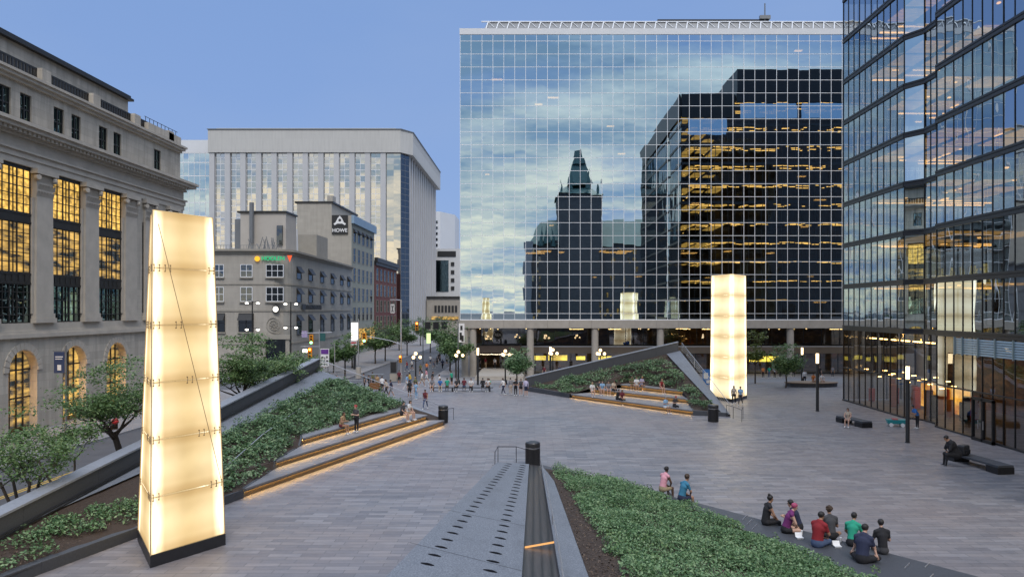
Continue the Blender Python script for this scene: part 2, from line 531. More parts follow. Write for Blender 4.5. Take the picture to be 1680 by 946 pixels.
def terrain(name, tris, mat, amp=.05, res=.5):
    """soil surface over the triangles, gently lumpy"""
    bm = bmesh.new()
    for a, b, c in tris:
        vs = [bm.verts.new(p) for p in (a, b, c)]
        f = bm.faces.new(vs)
    bmesh.ops.remove_doubles(bm, verts=bm.verts, dist=.001)
    for _ in range(3):
        bmesh.ops.subdivide_edges(bm, edges=[e for e in bm.edges if e.calc_length() > res], cuts=2, use_grid_fill=True)
    bmesh.ops.triangulate(bm, faces=bm.faces)
    for v in bm.verts:
        v.co.z += amp * mnoise.noise(v.co * 1.1)
    bmesh.ops.recalc_face_normals(bm, faces=bm.faces)
    me = bpy.data.meshes.new(name); bm.to_mesh(me); bm.free()
    me.materials.append(mat)
    o = bpy.data.objects.new(name, me); C.objects.link(o)
    return struct(o)


def sample_tris(tris, dens, seed):
    g = np.random.default_rng(seed); out = []
    for a, b, c in tris:
        a, b, c = (np.array(q) for q in (a, b, c))
        ar = np.linalg.norm(np.cross(b - a, c - a)) / 2
        n = int(ar * dens)
        r = g.random((n, 2)); fl = r.sum(1) > 1; r[fl] = 1 - r[fl]
        out.append(a + r[:, :1] * (b - a) + r[:, 1:] * (c - a))
    return np.concatenate(out) if out else np.zeros((0, 3))


def cover(name, tris, plants, leaves, rad, hgt, size, mat, seed, gap=.35, edge=None):
    """low planting: plant centres over the triangles, each a tuft of leaves"""
    g = np.random.default_rng(seed)
    c = sample_tris(tris, plants, seed)
    nz = np.array([mnoise.noise(Vector((p[0] * .45, p[1] * .45, 3.1 + seed))) for p in c])
    hh = hgt * np.clip(.75 + nz * 1.2, .25, 1.5)
    keep = nz > -gap
    c, hh = c[keep], hh[keep]
    k = len(c)
    th = g.uniform(0, 2 * np.pi, (k, leaves)); rr = np.sqrt(g.uniform(0, 1, (k, leaves))) * rad
    z = (g.uniform(0, 1, (k, leaves)) ** .6) * hh[:, None] * (1 - .55 * (rr / rad) ** 2)
    p = np.stack([c[:, :1] + rr * np.cos(th), c[:, 1:2] + rr * np.sin(th), c[:, 2:3] + .03 + z], -1).reshape(-1, 3)
    o = bpy.data.objects.new(name, leaves_mesh(name, p, size, [mat], seed, .9)); C.objects.link(o)
    return stuff(o)


def stairs(fronts, backs, label, zs=.43):
    """stepped seating lit from under each nosing. fronts: [(left, right)] at z = k*zs"""
    root = thing('seating_steps', label, 'steps', (fronts[0][0][0], fronts[0][0][1], 0))
    n = len(fronts)
    for k, (a, b) in enumerate(fronts):
        a, b = Vector(a).to_2d(), Vector(b).to_2d()
        u = (b - a).normalized(); nrm = Vector((-u.y, u.x))
        if nrm.dot(Vector(backs[0][:2]) - a) < 0: nrm = -nrm
        if k + 1 < n:
            bl, br = Vector(fronts[k + 1][0]).to_2d() + nrm * .25, Vector(fronts[k + 1][1]).to_2d() + nrm * .25
        else:
            bl, br = Vector(backs[0]).to_2d(), Vector(backs[1]).to_2d()
        z0, z1 = zs * k, zs * (k + 1)
        MB().prism([a, b, br, bl], z1 - .09, z1).build('tread', [M['tread']], root)
        MB().prism([a + nrm * .1, b + nrm * .1 - u * .02, br - u * .02, bl + u * .02], z0 - .1, z1 - .092).build('riser', M['riser'], root)
        MB().prism([a, b, b + nrm * .02, a + nrm * .02], z1 - .15, z1 - .091).build('nosing', M['dark_granite'], root)
        q0, q1 = a + nrm * .04 + u * .05, b + nrm * .04 - u * .05
        MB().prism([q0, q1, q1 + nrm * .05, q0 + nrm * .05], z1 - .147, z1 - .115).build('light_strip', M['led'], root)
    return root


def railing(name, label, pts, hgt, mat, posts=None, cables=2, r=.02, cat='railing'):
    root = thing(name, label, cat, pts[0])
    top = [Vector(p) + Vector((0, 0, hgt)) for p in pts]
    MB().path(top, r * 1.3).build('handrail', mat, root)
    for i in range(cables):
        MB().path([Vector(p) + Vector((0, 0, hgt * (i + 1) / (cables + 1))) for p in pts], r * .45, 4).build('cable', mat, root)
    for p in (posts or pts):
        MB().tube(p, Vector(p) + Vector((0, 0, hgt)), r, r, 6).build('post', mat, root)
    return root


# ---- left planter, its parapet and steps
WX = -19.5
L1, R1 = P(400, 816, 0), P(729, 697.5, 0)
L2, R2 = P(453, 768, .43), P(701.5, 689, .43)
L3, R3 = P(496.5, 729.6, .86), P(675.6, 677, .86)
B3l, B3r = (L3[0] - .55, L3[1] + 1.6), (R3[0] - .9, R3[1] + .7)
stairs([(L1, R1), (L2, R2), (L3, R3)], (B3l, B3r), 'three long granite seating steps with glowing edges beside the left tower')
apex = (WX, 69.0, 3.68)
edge_mid = P(675, 667, 1.25); edge_end = P(727, 686, .12)
pA = [(WX, 18, .35), (WX, 27.8, .82), apex, edge_mid, (B3r[0], B3r[1], 1.26), (B3l[0], B3l[1], 1.27), (L3[0] - .02, L3[1] + .1, 1.25), (L3[0] - .02, L3[1] - .5, .9), (L2[0] - .02, L2[1] + .1, .82), (L2[0] - .02, L2[1] - .5, .47), (L1[0] - .02, L1[1], .42), (-17.2, 26.6, .36), (-19.0, 18, .36)]
trA = tri_poly(pA)
terrain('planting_bed_soil', trA, M['soil'])
side = tri_poly([edge_mid, edge_end, (R1[0] + .03, R1[1] + .2, .1), (R2[0] + .05, R2[1], .5), (R3[0] + .05, R3[1], .95), (B3r[0], B3r[1], 1.26)])
terrain('planting_bed_soil', side, M['soil'])
inA = tri_poly([(WX + 1.2, 44, 1.75), (WX + 2.2, 66.3, 3.2), (-10.6, 62.4, 1.3), (B3l[0] - .1, B3l[1], 1.2), (L3[0] - .25, L3[1] - .3, .9), (L2[0] - .25, L2[1], .6), (L1[0] - .3, L1[1] + .5, .38), (-16.9, 31, .42)])
cover('shrub_planting', inA, 4.2, 60, .5, .66, .085, M['leaf_b'], 3, .8)
nearA = tri_poly([(-18.9, 20, .4), (-19.1, 33, .9), (-16.6, 33, .55), (-17.5, 26.8, .42), (-18.6, 20, .4)])
cover('low_planting', nearA, 4.2, 60, .42, .42, .065, M['leaf_a'], 4, .1)
# low kerb along the plaza edge of the bed
kA = MB()
kp = [(-19.6, 16.5), (-17.2, 26.6), (L1[0], L1[1] - .02)]
for a, b in zip(kp, kp[1:]):
    a, b = Vector(a), Vector(b); u = (b - a).normalized(); n = Vector((u.y, -u.x))
    kA.prism([a, b, b - n * .38, a - n * .38], -.05, .42)
kk = tag(kA.build('planter_kerb', M['dark_granite'], bevel=.02), 'low dark granite kerb around the planting in front of the left tower', 'kerb')
# parapet: dark inner face, pale coping
wa, wb = Vector((WX, 14)), Vector((WX, 69.2))
def zt(y): return 1.73 + (y - 27.8) * (4.78 - 1.73) / (69 - 27.8)
root = thing('parapet_wall', 'long dark granite parapet with pale coping rising along the street', 'wall', (WX, 27.8, 0))
m = MB()
for i in range(11):
    y0, y1 = 14 + i * 5.02, 14 + (i + 1) * 5.02 - .012
    vs = [(WX - .55, y0, -.1), (WX, y0, -.1), (WX, y1, -.1), (WX - .55, y1, -.1), (WX - .55, y0, zt(y0) - .09), (WX, y0, zt(y0) - .09), (WX, y1, zt(y1) - .09), (WX - .55, y1, zt(y1) - .09)]
    m._add(vs, [(0, 3, 2, 1), (4, 5, 6, 7), (0, 1, 5, 4), (1, 2, 6, 5), (2, 3, 7, 6), (3, 0, 4, 7)])
m.build('wall', M['dark_granite'], root)
m = MB()
for i in range(22):
    y0, y1 = 14 + i * 2.51, 14 + (i + 1) * 2.51 - .014
    x0, x1 = WX - .68, WX + .06
    vs = [(x0, y0, zt(y0) - .088), (x1, y0, zt(y0) - .088), (x1, y1, zt(y1) - .088), (x0, y1, zt(y1) - .088), (x0, y0, zt(y0)), (x1, y0, zt(y0)), (x1, y1, zt(y1)), (x0, y1, zt(y1))]
    m._add(vs, [(0, 3, 2, 1), (4, 5, 6, 7), (0, 1, 5, 4), (1, 2, 6, 5), (2, 3, 7, 6), (3, 0, 4, 7)])
m.build('coping', M['coping'], root)
m = MB()
for zz in (.16, .27):
    for a, b in (((WX + .12, 18, zt(18) - 1.0), (WX + .12, 69, zt(69) - 1.0)),):
        m.tube(Vector(a) + Vector((0, 0, zz)), Vector(b) + Vector((0, 0, zz)), .03, .03, 5)
m.build('pipe_rail', M['black_metal'], root)
# stone band between wall and bed, and the pale edge that falls from the apex to the corner
m = MB(); e0, e1, e2 = Vector(apex), Vector(edge_mid), Vector(edge_end)
off = Vector((0, 1.0, 0))
for a, b in ((e0, e1), (e1, e2)):
    m._add([a + Vector((0, -.5, .05)), b + Vector((0, -.15, .05)), b + off * .25 + Vector((0, 0, .05)), a + off * .3 + Vector((0, 0, .05)),
            Vector((a.x, a.y - .5, -.1)), Vector((b.x, b.y - .15, -.1)), Vector((b.x, b.y + .25, -.1)), Vector((a.x, a.y + .3, -.1))],
           [(0, 1, 2, 3), (0, 4, 5, 1), (3, 2, 6, 7), (1, 5, 6, 2), (0, 3, 7, 4)])
tag(m.build('stone_edging', M['coping']), 'pale granite edge falling from the parapet top beside the left planting', 'edging')
m = MB()
zb = lambda y: .84 + (y - 27.8) * (3.68 - .84) / (69 - 27.8)
m._add([(WX + .02, 30, zb(30) + .06), (WX + 1.15, 42, zb(42) - .12), (WX + 2.3, 67.4, zb(67.4) - .33), (WX + .02, 68.6, zb(68.6) + .06)], [(0, 1, 2, 3)])
tag(m.build('stone_band', M['blue_granite']), 'grey stone band along the foot of the left parapet', 'paving')
# glass-and-cable guard on the falling edge
gp = [e0 + Vector((0, .1, .05)), e0.lerp(e1, .5) + Vector((0, .1, .05)), e1 + Vector((0, .05, .05)), e2 + Vector((0, 0, .05))]
railing('cable_guard', 'slim steel cable guard along the falling edge of the left planting', gp, .95, M['steel'], None, 3, .022)
hp = [P(368, 785, .5), P(430, 728, 1.2), P(493, 682, 1.75)]
railing('garden_handrail', 'single steel handrail climbing through the shrubs behind the left tower', [Vector(p) for p in hp], .55, M['steel'], None, 0, .022)

m = MB()
ew = [(L1[0] - .03, L1[1] - .02, .44), (L2[0] - .03, L2[1] - .5, .47), (L2[0] - .03, L2[1] - .02, .86), (L3[0] - .03, L3[1] - .5, .9), (L3[0] - .03, L3[1] - .02, 1.29), (B3l[0], B3l[1], 1.29)]
for a, b in zip(ew, ew[1:]): m.prism([(a[0], a[1], a[2]), (b[0], b[1], b[2]), (b[0] - .12, b[1], b[2]), (a[0] - .12, a[1], a[2])], -.05, None)
tag(m.build('step_end_wall', M['dark_granite']), 'stepped granite end wall between the left seating steps and the shrubs', 'wall')

# ---- far right planter
YB = 86.8
K1l, K1r = P(936.6, 652.6, 0), P(1136, 681, 0)
K2l, K2r = P(968, 643.4, .43), P(1128.5, 661.5, .43)
K3l, K3r = P(1017.8, 636.5, .86), P(1119, 648, .86)
Bbl, Bbr = (K3l[0] + 1.0, K3l[1] + 1.2), (K3r[0] - .3, K3r[1] + 1.6)
stairs([(K1l, K1r), (K2l, K2r), (K3l, K3r)], (Bbl, Bbr), 'seating steps with glowing edges below the far triangular planting')
Wl, Wr, Eb = (-.97, YB, .44), (16.4, YB, 4.47), (16.7, 65.8, .15)
pB = [Wl, (K1l[0], K1l[1], .42), (K2l[0], K2l[1], .84), (K3l[0], K3l[1], 1.25), (Bbl[0], Bbl[1], 1.28), (Bbr[0], Bbr[1], 1.28), (K3r[0], K3r[1], 1.25), (K2r[0], K2r[1], .84), (K1r[0] + .03, K1r[1], .3), Eb, Wr]
trB = tri_poly(pB)
terrain('planting_bed_soil', trB, M['soil'])
inB = tri_poly([(.1, 86, .5), (K1l[0] - .2, K1l[1] + .5, .42), (K2l[0], K2l[1] + .6, .8), (K3l[0], K3l[1] + .9, 1.2), (Bbl[0], Bbl[1] + .2, 1.28), (Bbr[0] + .2, Bbr[1], 1.28), (K2r[0] + .3, K2r[1], .84), (K1r[0] + .4, K1r[1] + .6, .4), (15.6, 66.6, .3), (14.7, 79, 2.7), (14.3, 84.3, 3.6), (8, 85.6, 2.4)])
cover('shrub_planting', inB, 2.6, 46, .6, .62, .11, M['leaf_b'], 9, .8)
root = thing('parapet_wall', 'dark granite parapet rising to a high point above the far planting', 'wall', (8, YB, 0))
m, mc = MB(), MB()
def ztb(x): return 1.54 + (x + .97) * (5.58 - 1.54) / 17.37
for i in range(7):
    x0, x1 = -.97 + i * 2.4814, -.97 + (i + 1) * 2.4814 - .012
    m._add([(x0, YB, -.1), (x1, YB, -.1), (x1, YB + .5, -.1), (x0, YB + .5, -.1), (x0, YB, ztb(x0) - .1), (x1, YB, ztb(x1) - .1), (x1, YB + .5, ztb(x1) - .1), (x0, YB + .5, ztb(x0) - .1)],
           [(0, 3, 2, 1), (4, 5, 6, 7), (0, 1, 5, 4), (1, 2, 6, 5), (2, 3, 7, 6), (3, 0, 4, 7)])
    mc._add([(x0, YB - .06, ztb(x0) - .097), (x1, YB - .06, ztb(x1) - .097), (x1, YB + .62, ztb(x1) - .097), (x0, YB + .62, ztb(x0) - .097), (x0, YB - .06, ztb(x0)), (x1, YB - .06, ztb(x1)), (x1, YB + .62, ztb(x1)), (x0, YB + .62, ztb(x0))],
            [(0, 3, 2, 1), (4, 5, 6, 7), (0, 1, 5, 4), (1, 2, 6, 5), (2, 3, 7, 6), (3, 0, 4, 7)])
m.build('wall', M['dark_granite'], root); mc.build('coping', M['coping'], root)
m = MB()
ew = [(Wl[0] - .1, YB - .1, .5), (K1l[0] - .15, K1l[1] + .1, .44)]
for a, b in zip(ew, ew[1:]): m.prism([(a[0], a[1], a[2]), (b[0], b[1], b[2]), (b[0] + .1, b[1] + .3, b[2]), (a[0] + .1, a[1] + .3, a[2])], -.05, None)
m.prism([(K1r[0] + .04, K1r[1] - .02, .44), (Eb[0], Eb[1] - .1, .3), (Eb[0], Eb[1] + .25, .3), (K1r[0] + .04, K1r[1] + .3, .44)], -.05, None)
kb_ = [(K1r[0] + .02, K1r[1], .44), (K2r[0] + .04, K2r[1], .87), (K3r[0] + .04, K3r[1], 1.29), (Bbr[0], Bbr[1], 1.3)]
for a, b in zip(kb_, kb_[1:]): m.prism([(a[0], a[1], a[2]), (b[0], b[1], a[2]), (b[0] + .12, b[1], a[2]), (a[0] + .12, a[1], a[2])], -.05, None)
tag(m.build('planter_kerb', M['dark_granite']), 'low dark granite kerb around the far triangular planting', 'kerb')
m = MB()
m._add([(16.55, YB - .1, 4.55), (15.0, YB - .2, 4.2), (16.2, 66, .3), (16.85, 65.6, .2), (16.85, YB - .1, -.1), (16.85, 65.6, -.1)], [(0, 1, 2, 3), (0, 3, 5, 4)])
tag(m.build('stone_edging', M['blue_granite']), 'grey stone edge falling from the far parapet beside the right tower', 'edging')
gb = [Vector((16.75, YB - .2, 4.5)), Vector((16.78, 80, 3.15)), Vector((16.8, 73, 1.7)), Vector((16.82, 65.9, .2))]
railing('cable_guard', 'slim steel cable guard along the falling edge of the far planting', gb, .95, M['steel'], None, 3, .022)

# ---- near planter: a plane that rises towards the viewer
p0 = Vector((.2, 44.7)); nC = Vector((-.813, -.583)); sC = .155
def zC(x, y, lift=0.0): return .45 + lift + sC * max(0, (Vector((x, y)) - p0).dot(nC))
def Q(px, py, lift=0.0):
    dx, dz = (px - VX) / F, -(py - HZ) / F
    # H + t dz = .45 + lift + s (n.(t dx - p0x, t - p0y))
    tt = (.45 + lift - sC * (p0.x * nC.x + p0.y * nC.y) - H) / (dz - sC * (dx * nC.x + nC.y))
    return (dx * tt, tt, H + tt * dz)
def G(px, py, lift=0.0):      # same plane, explicit extension past the lower frame edge
    return Q(px, py, lift)
ra = [G(815.5, 757.5), G(868, 760.5), G(856, 946), G(850, 1040), G(500, 1080), G(632, 946)]
root = thing('stone_ramp', 'sloping pale granite slab with two rows of dark studs in the foreground', 'ramp', (ra[0][0], ra[0][1], 0))
MB().prism(ra, -.1, None).build('slab', M['blue_granite'], root)
for (a, b) in (((672, 889), (858, 936)), ((735, 836), (862, 862))):
    a, b = Vector(G(*a, .003)), Vector(G(*b, .003)); u = (b - a).normalized(); s_ = Vector((-u.y, u.x, 0)) * .012
    MB().quad(a - s_, b - s_, b + s_, a + s_).build('joint', M['sign_black'], root)
def lens(c, ax, l=.19, wd=.085):
    ax = Vector(ax).normalized(); e = Vector((0, 0, 1)).cross(ax).normalized()
    up = ax.cross(e) * -1
    if up.z < 0: up = -up
    mb = MB(); vs = []
    for i in range(12):
        a = 2 * math.pi * i / 12
        r = (abs(math.cos(a)) ** 1.6) * math.copysign(1, math.cos(a))
        vs.append(Vector(c) + ax * (l * r) + e * (wd * math.sin(a)) + up * .006)
    top = [Vector(c) + (v - Vector(c)) * .6 + up * .012 for v in vs]
    mb._add(vs + top, [(i, (i + 1) % 12, 12 + (i + 1) % 12, 12 + i) for i in range(12)] + [tuple(range(12, 24))])
    return mb
for (a, b, n) in (((701, 925), (835, 760.5), 25), ((804, 936), (858, 763), 25)):
    A, B = Vector(G(*a)), Vector(G(*b))
    for i in range(n):
        c = A.lerp(B, i / (n - 1))
        lens(c, Vector(G(a[0] + 60, a[1] + 14)) - A).build('stud', M['stud_black'], root)
t_ = NT('rill_bronze'); v_ = t_.obj()
pl = t_.n('ShaderNodeTexWave', wave_type='BANDS', bands_direction='X'); t_.l(v_, pl.inputs[0]); pl.inputs['Scale'].default_value = 1.3; pl.inputs['Distortion'].default_value = 0
c_ = t_.mix(t_.ramp(pl.outputs[1], [(.0, (.1, .1, .1)), (.25, (.6, .6, .6)), (1, (1, 1, 1))]), (.012, .01, .01), t_.mix(t_.noise(t_.mapped(v_, (6, .35, 1)), 2, 5), (.03, .027, .027), (.12, .105, .1)))
M['rill'] = t_.pbr(c_, .3, .25, None, .6)
rl = [G(868.5, 761.5, -.12), G(887.5, 763.5, -.12), G(918, 946, -.12), G(930, 1040, -.12), G(850.5, 1040, -.12), G(856.5, 946, -.12)]
root = thing('water_rill', 'dark bronze channel running down between stone slabs in the foreground', 'channel', (rl[0][0], rl[0][1], 0))
MB().prism(rl, -.1, None).build('channel_bed', M['rill'], root)
gl = MB(); a, b = Vector(G(861, 897, -.1)), Vector(G(909, 897, -.1))
gl.prism([(a.x, a.y), (b.x, b.y), (b.x, b.y + .05), (a.x, a.y + .05)], a.z - .03, a.z + .012)
gl.build('channel_glow_strip', m_emit('channel_strip_glow', (1, .5, .18), .55), root)  # warm glowing strip across the channel bed
hpts = [Vector(G(887, 764, .0)), Vector(G(896, 805, 0)), Vector(G(906, 860, 0)), Vector(G(914, 905, 0)), Vector(G(925, 980, 0))]
railing('ramp_handrail', 'thin steel handrail along the bronze channel in the foreground', hpts, .42, M['steel'], hpts[:1] + hpts[2:3] + hpts[4:], 0, .018)
st_ = [G(888, 764), G(893, 768), G(909, 788), G(966, 946), G(1000, 1040), G(930.5, 1040), G(919, 946)]
tag(MB().prism(st_, -.1, None).build('stone_border', M['blue_granite']), 'narrow grey stone border between the channel and the near planting', 'border')
bedC = [G(893.5, 768), G(909.5, 788), G(966.5, 946), G(1001, 1040), G(1640, 1040), G(1405, 946), G(1062, 803), G(1000, 787)]
trC = tri_poly(bedC)
terrain('planting_bed_soil', trC, M['soil'], .03, .4)
chip = sample_tris(trC, 60, 21); chip[:, 2] += .02
o = bpy.data.objects.new('mulch_chips', leaves_mesh('mulch_chips', chip, .05, [M['chips']], 22, 1.5, .35)); C.objects.link(o); stuff(o)
chip = sample_tris(tri_poly([(-18.9, 20, .43), (-19.3, 34, 1.0), (-16.6, 33, .6), (-17.3, 26.8, .44)]), 60, 23); chip[:, 2] += .03
o = bpy.data.objects.new('mulch_chips', leaves_mesh('mulch_chips', chip, .05, [M['chips']], 24, 1.5, .35)); C.objects.link(o); stuff(o)
inC = tri_poly([G(908, 774), G(935, 800), G(1006, 905), G(1035, 946), G(1080, 1040), G(1640, 1040), G(1395, 944), G(1062, 805), G(1000, 789)])
cover('ground_cover_planting', inC, 10, 66, .34, .42, .047, M['leaf_a'], 5, .62)
o1, o2, o3 = P(886, 762.5, .4), P(1135, 823.5, .4), P(1660, 962, .4)
kerbC = [(o1[0], o1[1]), (o2[0], o2[1]), (o3[0], o3[1]), G(1660, 1050)[:2], G(1404, 946)[:2], G(1061, 803)[:2], G(1000, 787.5)[:2], G(893, 768)[:2]]
root = thing('seat_wall', 'low dark granite seat wall edging the near planting, a group seated on it', 'wall', (o1[0], o1[1], 0))
MB().prism(kerbC, -.1, .45).build('seat_slab', M['dark_granite'], root)
cover('tall_sprigs', inC, .8, 30, .2, .52, .05, M['leaf_c'], 31, .9)
cover('tall_sprigs', inA, .5, 40, .3, .95, .085, M['leaf_a'], 32, .9)
# slots and metal skate stops on the seat
for k, (px, py) in enumerate(((1050, 803), (1080, 811), (1109, 819), (1137, 829))):
    a, b = Vector(P(px - 12, py - 12, .46)), Vector(P(px + 14, py + 18, .46))
    u = (b - a).normalized(); s_ = Vector((-u.y, u.x, 0)) * .05
    MB().prism([a - s_, b - s_, b + s_, a + s_], .452, .466).build('slot', M['sign_black'], root)
for k, (px, py) in enumerate(((1163, 838), (1168, 846), (1222, 848), (1229, 856), (1237, 864), (1488, 927), (1521, 926), (1527, 945))):
    a = Vector(P(px - 4, py + 4, .46)); b = Vector(P(px + 4, py - 4, .46))
    MB().tube(a, b, .02, .02, 6).build('skate_stop', M['steel'], root)
# ------------------------------------------------------------------ facades
def panes(mb, o, u, us, zs, jit, g, nrm=None, m=0):
    o, u = Vector(o), Vector(u).normalized()
    n = nrm or Vector((u.y, -u.x, 0))
    for i in range(len(us) - 1):
        for j in range(len(zs) - 1):
            a, b = g.uniform(-jit, jit), g.uniform(-jit, jit)
            def pt(k, z, s): return o + u * us[k] + Vector((0, 0, z - o.z)) + n * s
            mb.quad(pt(i, zs[j], a + b), pt(i + 1, zs[j], -a + b), pt(i + 1, zs[j + 1], -a - b), pt(i, zs[j + 1], a - b), m)


def bars(mb, o, u, us, zs, wv, wh, dep, out=.02, m=0):
    """mullion grid just proud of the panes"""
    o, u = Vector(o), Vector(u).normalized()
    n = Vector((u.y, -u.x, 0))
    def bx(s0, s1, z0, z1, d0, d1):
        c = [o + u * s + n * dd for s, dd in ((s0, d0), (s1, d0), (s1, d1), (s0, d1))]
        mb.prism([(p.x, p.y) for p in c], z0, z1, m)
    for s in us: bx(s - wv / 2, s + wv / 2, zs[0], zs[-1], -dep, out)
    for z in zs: bx(us[0], us[-1], z - wh / 2, z + wh / 2, -dep, out - .004)


g3 = random.Random(31)
M['mirror'] = m_glass('mirror_glass', (.72, .87, .93), .8, (.55, .55, .5), .05, (.35, .35, .3))
M['right_glass'] = m_glass('dark_glass', (.66, .78, .9), .56, (.62, .58, .5), .7, (.22, .22, .1))
M['right_low'] = m_glass('lobby_glass', (.62, .66, .7), .32, (.8, .76, .7), .6, (.22, .22, .12))
M['north_glass'] = m_glass('north_glass', (.4, .4, .4), .13, (.8, .72, .6), .8, (.3, .3, .2))
M['shop_glass'] = m_glass('shop_glass', (.7, .72, .75), .3, (.85, .82, .75), .1)
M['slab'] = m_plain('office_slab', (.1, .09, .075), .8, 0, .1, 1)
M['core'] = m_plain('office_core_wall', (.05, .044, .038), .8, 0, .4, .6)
M['warm_wall'] = m_plain('warm_interior_wall', (.3, .2, .12), .8, 0, .4, .5)


def office(parent, x0, x1, y0, y1, zs, lamps, seed, axis='y'):
    """floor slabs, a core wall and ceiling lamps behind the glass of one storey range"""
    g = random.Random(seed)
    sl = MB(); lm = MB()
    for z in zs:
        sl.box(x0, x1, y0, y1, z - .16, z + .16)
    for z in zs[1:]:
        n = lamps(z, g)
        for _ in range(n):
            if axis == 'y':
                cx = g.uniform(x0 + 1, x1 - 3); cyy = g.choice((y0 + 1.2, y0 + 3.2, y0 + 5.2)); k = g.choice((.7, 1.2, 1.8))
                if abs(z - 18.2) < 2.1: cx = g.uniform(x0 + 10, x0 + 52); lm.box(cx, cx + k * 1.3, cyy, cyy + 2.2, z - .3, z - .2)
                else: lm.box(cx, cx + k, cyy, cyy + .7, z - .3, z - .2)
            else:
                cyy = g.uniform(y0 + 1, y1 - 3); cx = g.choice((x0 + 1.2, x0 + 3.2, x0 + 5.2)); k = g.choice((1.2, 2.4, 3.6))
                lm.box(cx, cx + .22, cyy, cyy + k, z - .3, z - .2)
    stuff(sl.build('floor_slab', M['slab'], parent))
    stuff(lm.build('ceiling_lamp', M['ceil_glow'], parent))


# ---- mirror-glass office block
DX = 121.0
XL = (755 - VX) * DX / F; XR = XL + 44 * 17.9 * DX / F
root = thing('office_block', 'wide mirror glass office block on columns with a fine white mullion grid', 'building', (XL, DX, 0))
NX = 44
us = [i * (XR - XL) / NX for i in range(NX + 1)]
zrow = 1.746
zrows = [H - (py - HZ) * DX / F for py in [524] + [514 - 21.25 * k for k in range(22)] + [57]]
for k in range(0, len(zrows) - 1, 2):
    zz = zrows[k:k + 3]
    mb = MB(); panes(mb, (XL, DX, 0), (1, 0, 0), us, zz, .0016, g3)
    mb.build('window_band', M['mirror'], root)
mv = MB(); bars(mv, (XL, DX, 0), (1, 0, 0), us, zrows, .066, .07, .06, .035)
stuff(mv.build('mullion_grid', M['white_metal'], root))
zt_ = zrows[-1]
MB().box(XL - .1, XR + .1, DX - .1, DX + .5, zt_, zt_ + .95).build('roof_band', M['white_panel'], root)
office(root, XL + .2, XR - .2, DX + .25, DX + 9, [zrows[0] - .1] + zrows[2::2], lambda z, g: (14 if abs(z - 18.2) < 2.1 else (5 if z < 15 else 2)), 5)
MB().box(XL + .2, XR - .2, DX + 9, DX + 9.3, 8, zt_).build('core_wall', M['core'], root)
sw = MB(); sw.box(XL, XL + .2, DX + .1, DX + 45, 8, zt_); sw.box(XR - .2, XR, DX + .1, DX + 45, 8, zt_); sw.box(XL, XR, DX + 45, DX + 45.2, 0, zt_)
sw.box(XL + .2, XR - .2, DX + .5, DX + 45, zt_ + .1, zt_ + .3)
sw.build('side_wall', M['concrete'], root)
# roof: sloped glazed louvres and plant room
m = MB(); lx0 = XL + 3.2
zr = zt_ + .95
m._add([(lx0, DX + 1.2, zr - .6), (XR, DX + 1.2, zr - .6), (XR, DX + 2.6, zr + 1.95), (lx0 + 1.0, DX + 2.6, zr + 1.95), (lx0, DX + 3.6, zr - .6), (XR, DX + 3.6, zr - .6)], [(0, 1, 2, 3), (3, 2, 5, 4), (0, 3, 4), (1, 5, 2)])
m.build('roof_glazing', M['grey_metal'], root)
m = MB()
for i in range(int((XR - lx0) / 1.7)):
    x = lx0 + .5 + i * 1.7
    m.tube((x, DX + 1.1, zr - .55), (x + .6, DX + 2.5, zr + 2.0), .09, .09, 5)
    m.tube((x + .6, DX + 2.5, zr + 2.0), (x + 1.6, DX + 2.0, zr + .9), .06, .06, 5)
m.tube((lx0, DX + 2.5, zr + 2.02), (XR, DX + 2.5, zr + 2.02), .11, .09, 6)
stuff(m.build('roof_rib', M['white_metal'], root))
MB().box(21, 40, DX + 9, DX + 18, zr, zr + 4.9).build('plant_room', M['dark_metal'], root)
m = MB(); m.tube((39.3, DX + 9, zr + 2.5), (39.3, DX + 9, zr + 7.6), .11); m.box(38.4, 40.2, DX + 8.7, DX + 9.3, zr + 4.9, zr + 5.5)
m.build('roof_mast', M['grey_metal'], root)
# podium: concrete beam, columns, recessed shops
zb0 = H - (538 - HZ) * DX / F
m = MB()
for i in range(NX // 2):
    x0 = XL + i * 2 * (XR - XL) / NX
    m.box(x0 + .012, x0 + 2 * (XR - XL) / NX - .012, DX - .25, DX + .6, zb0, zrows[0] - .1)
m.build('podium_beam', M['concrete'], root)
MB().box(XL, XR, DX - .18, DX + .05, zrows[0] - .1, zrows[0]).build('beam_cap', M['white_metal'], root)
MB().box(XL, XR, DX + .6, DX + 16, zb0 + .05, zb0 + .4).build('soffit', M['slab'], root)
for px in (763, 776, 870, 976, 1083, 1190, 1296, 1402, 1508):
    x = (px - VX) * (DX + .6) / F
    MB().lathe([(.68, gz(130)), (.68, gz(130) + .1), (.57, gz(130) + .14), (.55, zb0 - .02)], (x, DX + .45, .002), 18).build('column', M['concrete'], root, smooth=False)
YS = DX + 6.0
sm = MB(); us2 = [i * 2.967 for i in range(25)]
panes(sm, (XL + .3, YS, 0), (1, 0, 0), us2[:-1], [3.35, zb0], .003, g3); sm.build('shop_window', M['shop_glass'], root)
lw = MB(); panes(lw, (XL + 6, YS, 0), (1, 0, 0), us2[:22], [-1.3, 2.0], .003, g3); lw.build('shop_window', M['shop_glass'], root)
fr = MB(); bars(fr, (XL + .3, YS, 0), (1, 0, 0), us2[:-1], [3.35, zb0 - .05], .1, .1, .08, .03); bars(fr, (XL + 6, YS, 0), (1, 0, 0), us2[:22], [-1.3, 2.0], .1, .12, .08, .03)
stuff(fr.build('shop_frame', M['dark_metal'], root))
MB().box(XL + 6, XR, YS - 1.6, YS + 3, 2.05, 3.2).build('mezzanine_beam', m_plain('tan_fascia', (.34, .27, .2), .7, 0, .15, .8), root)
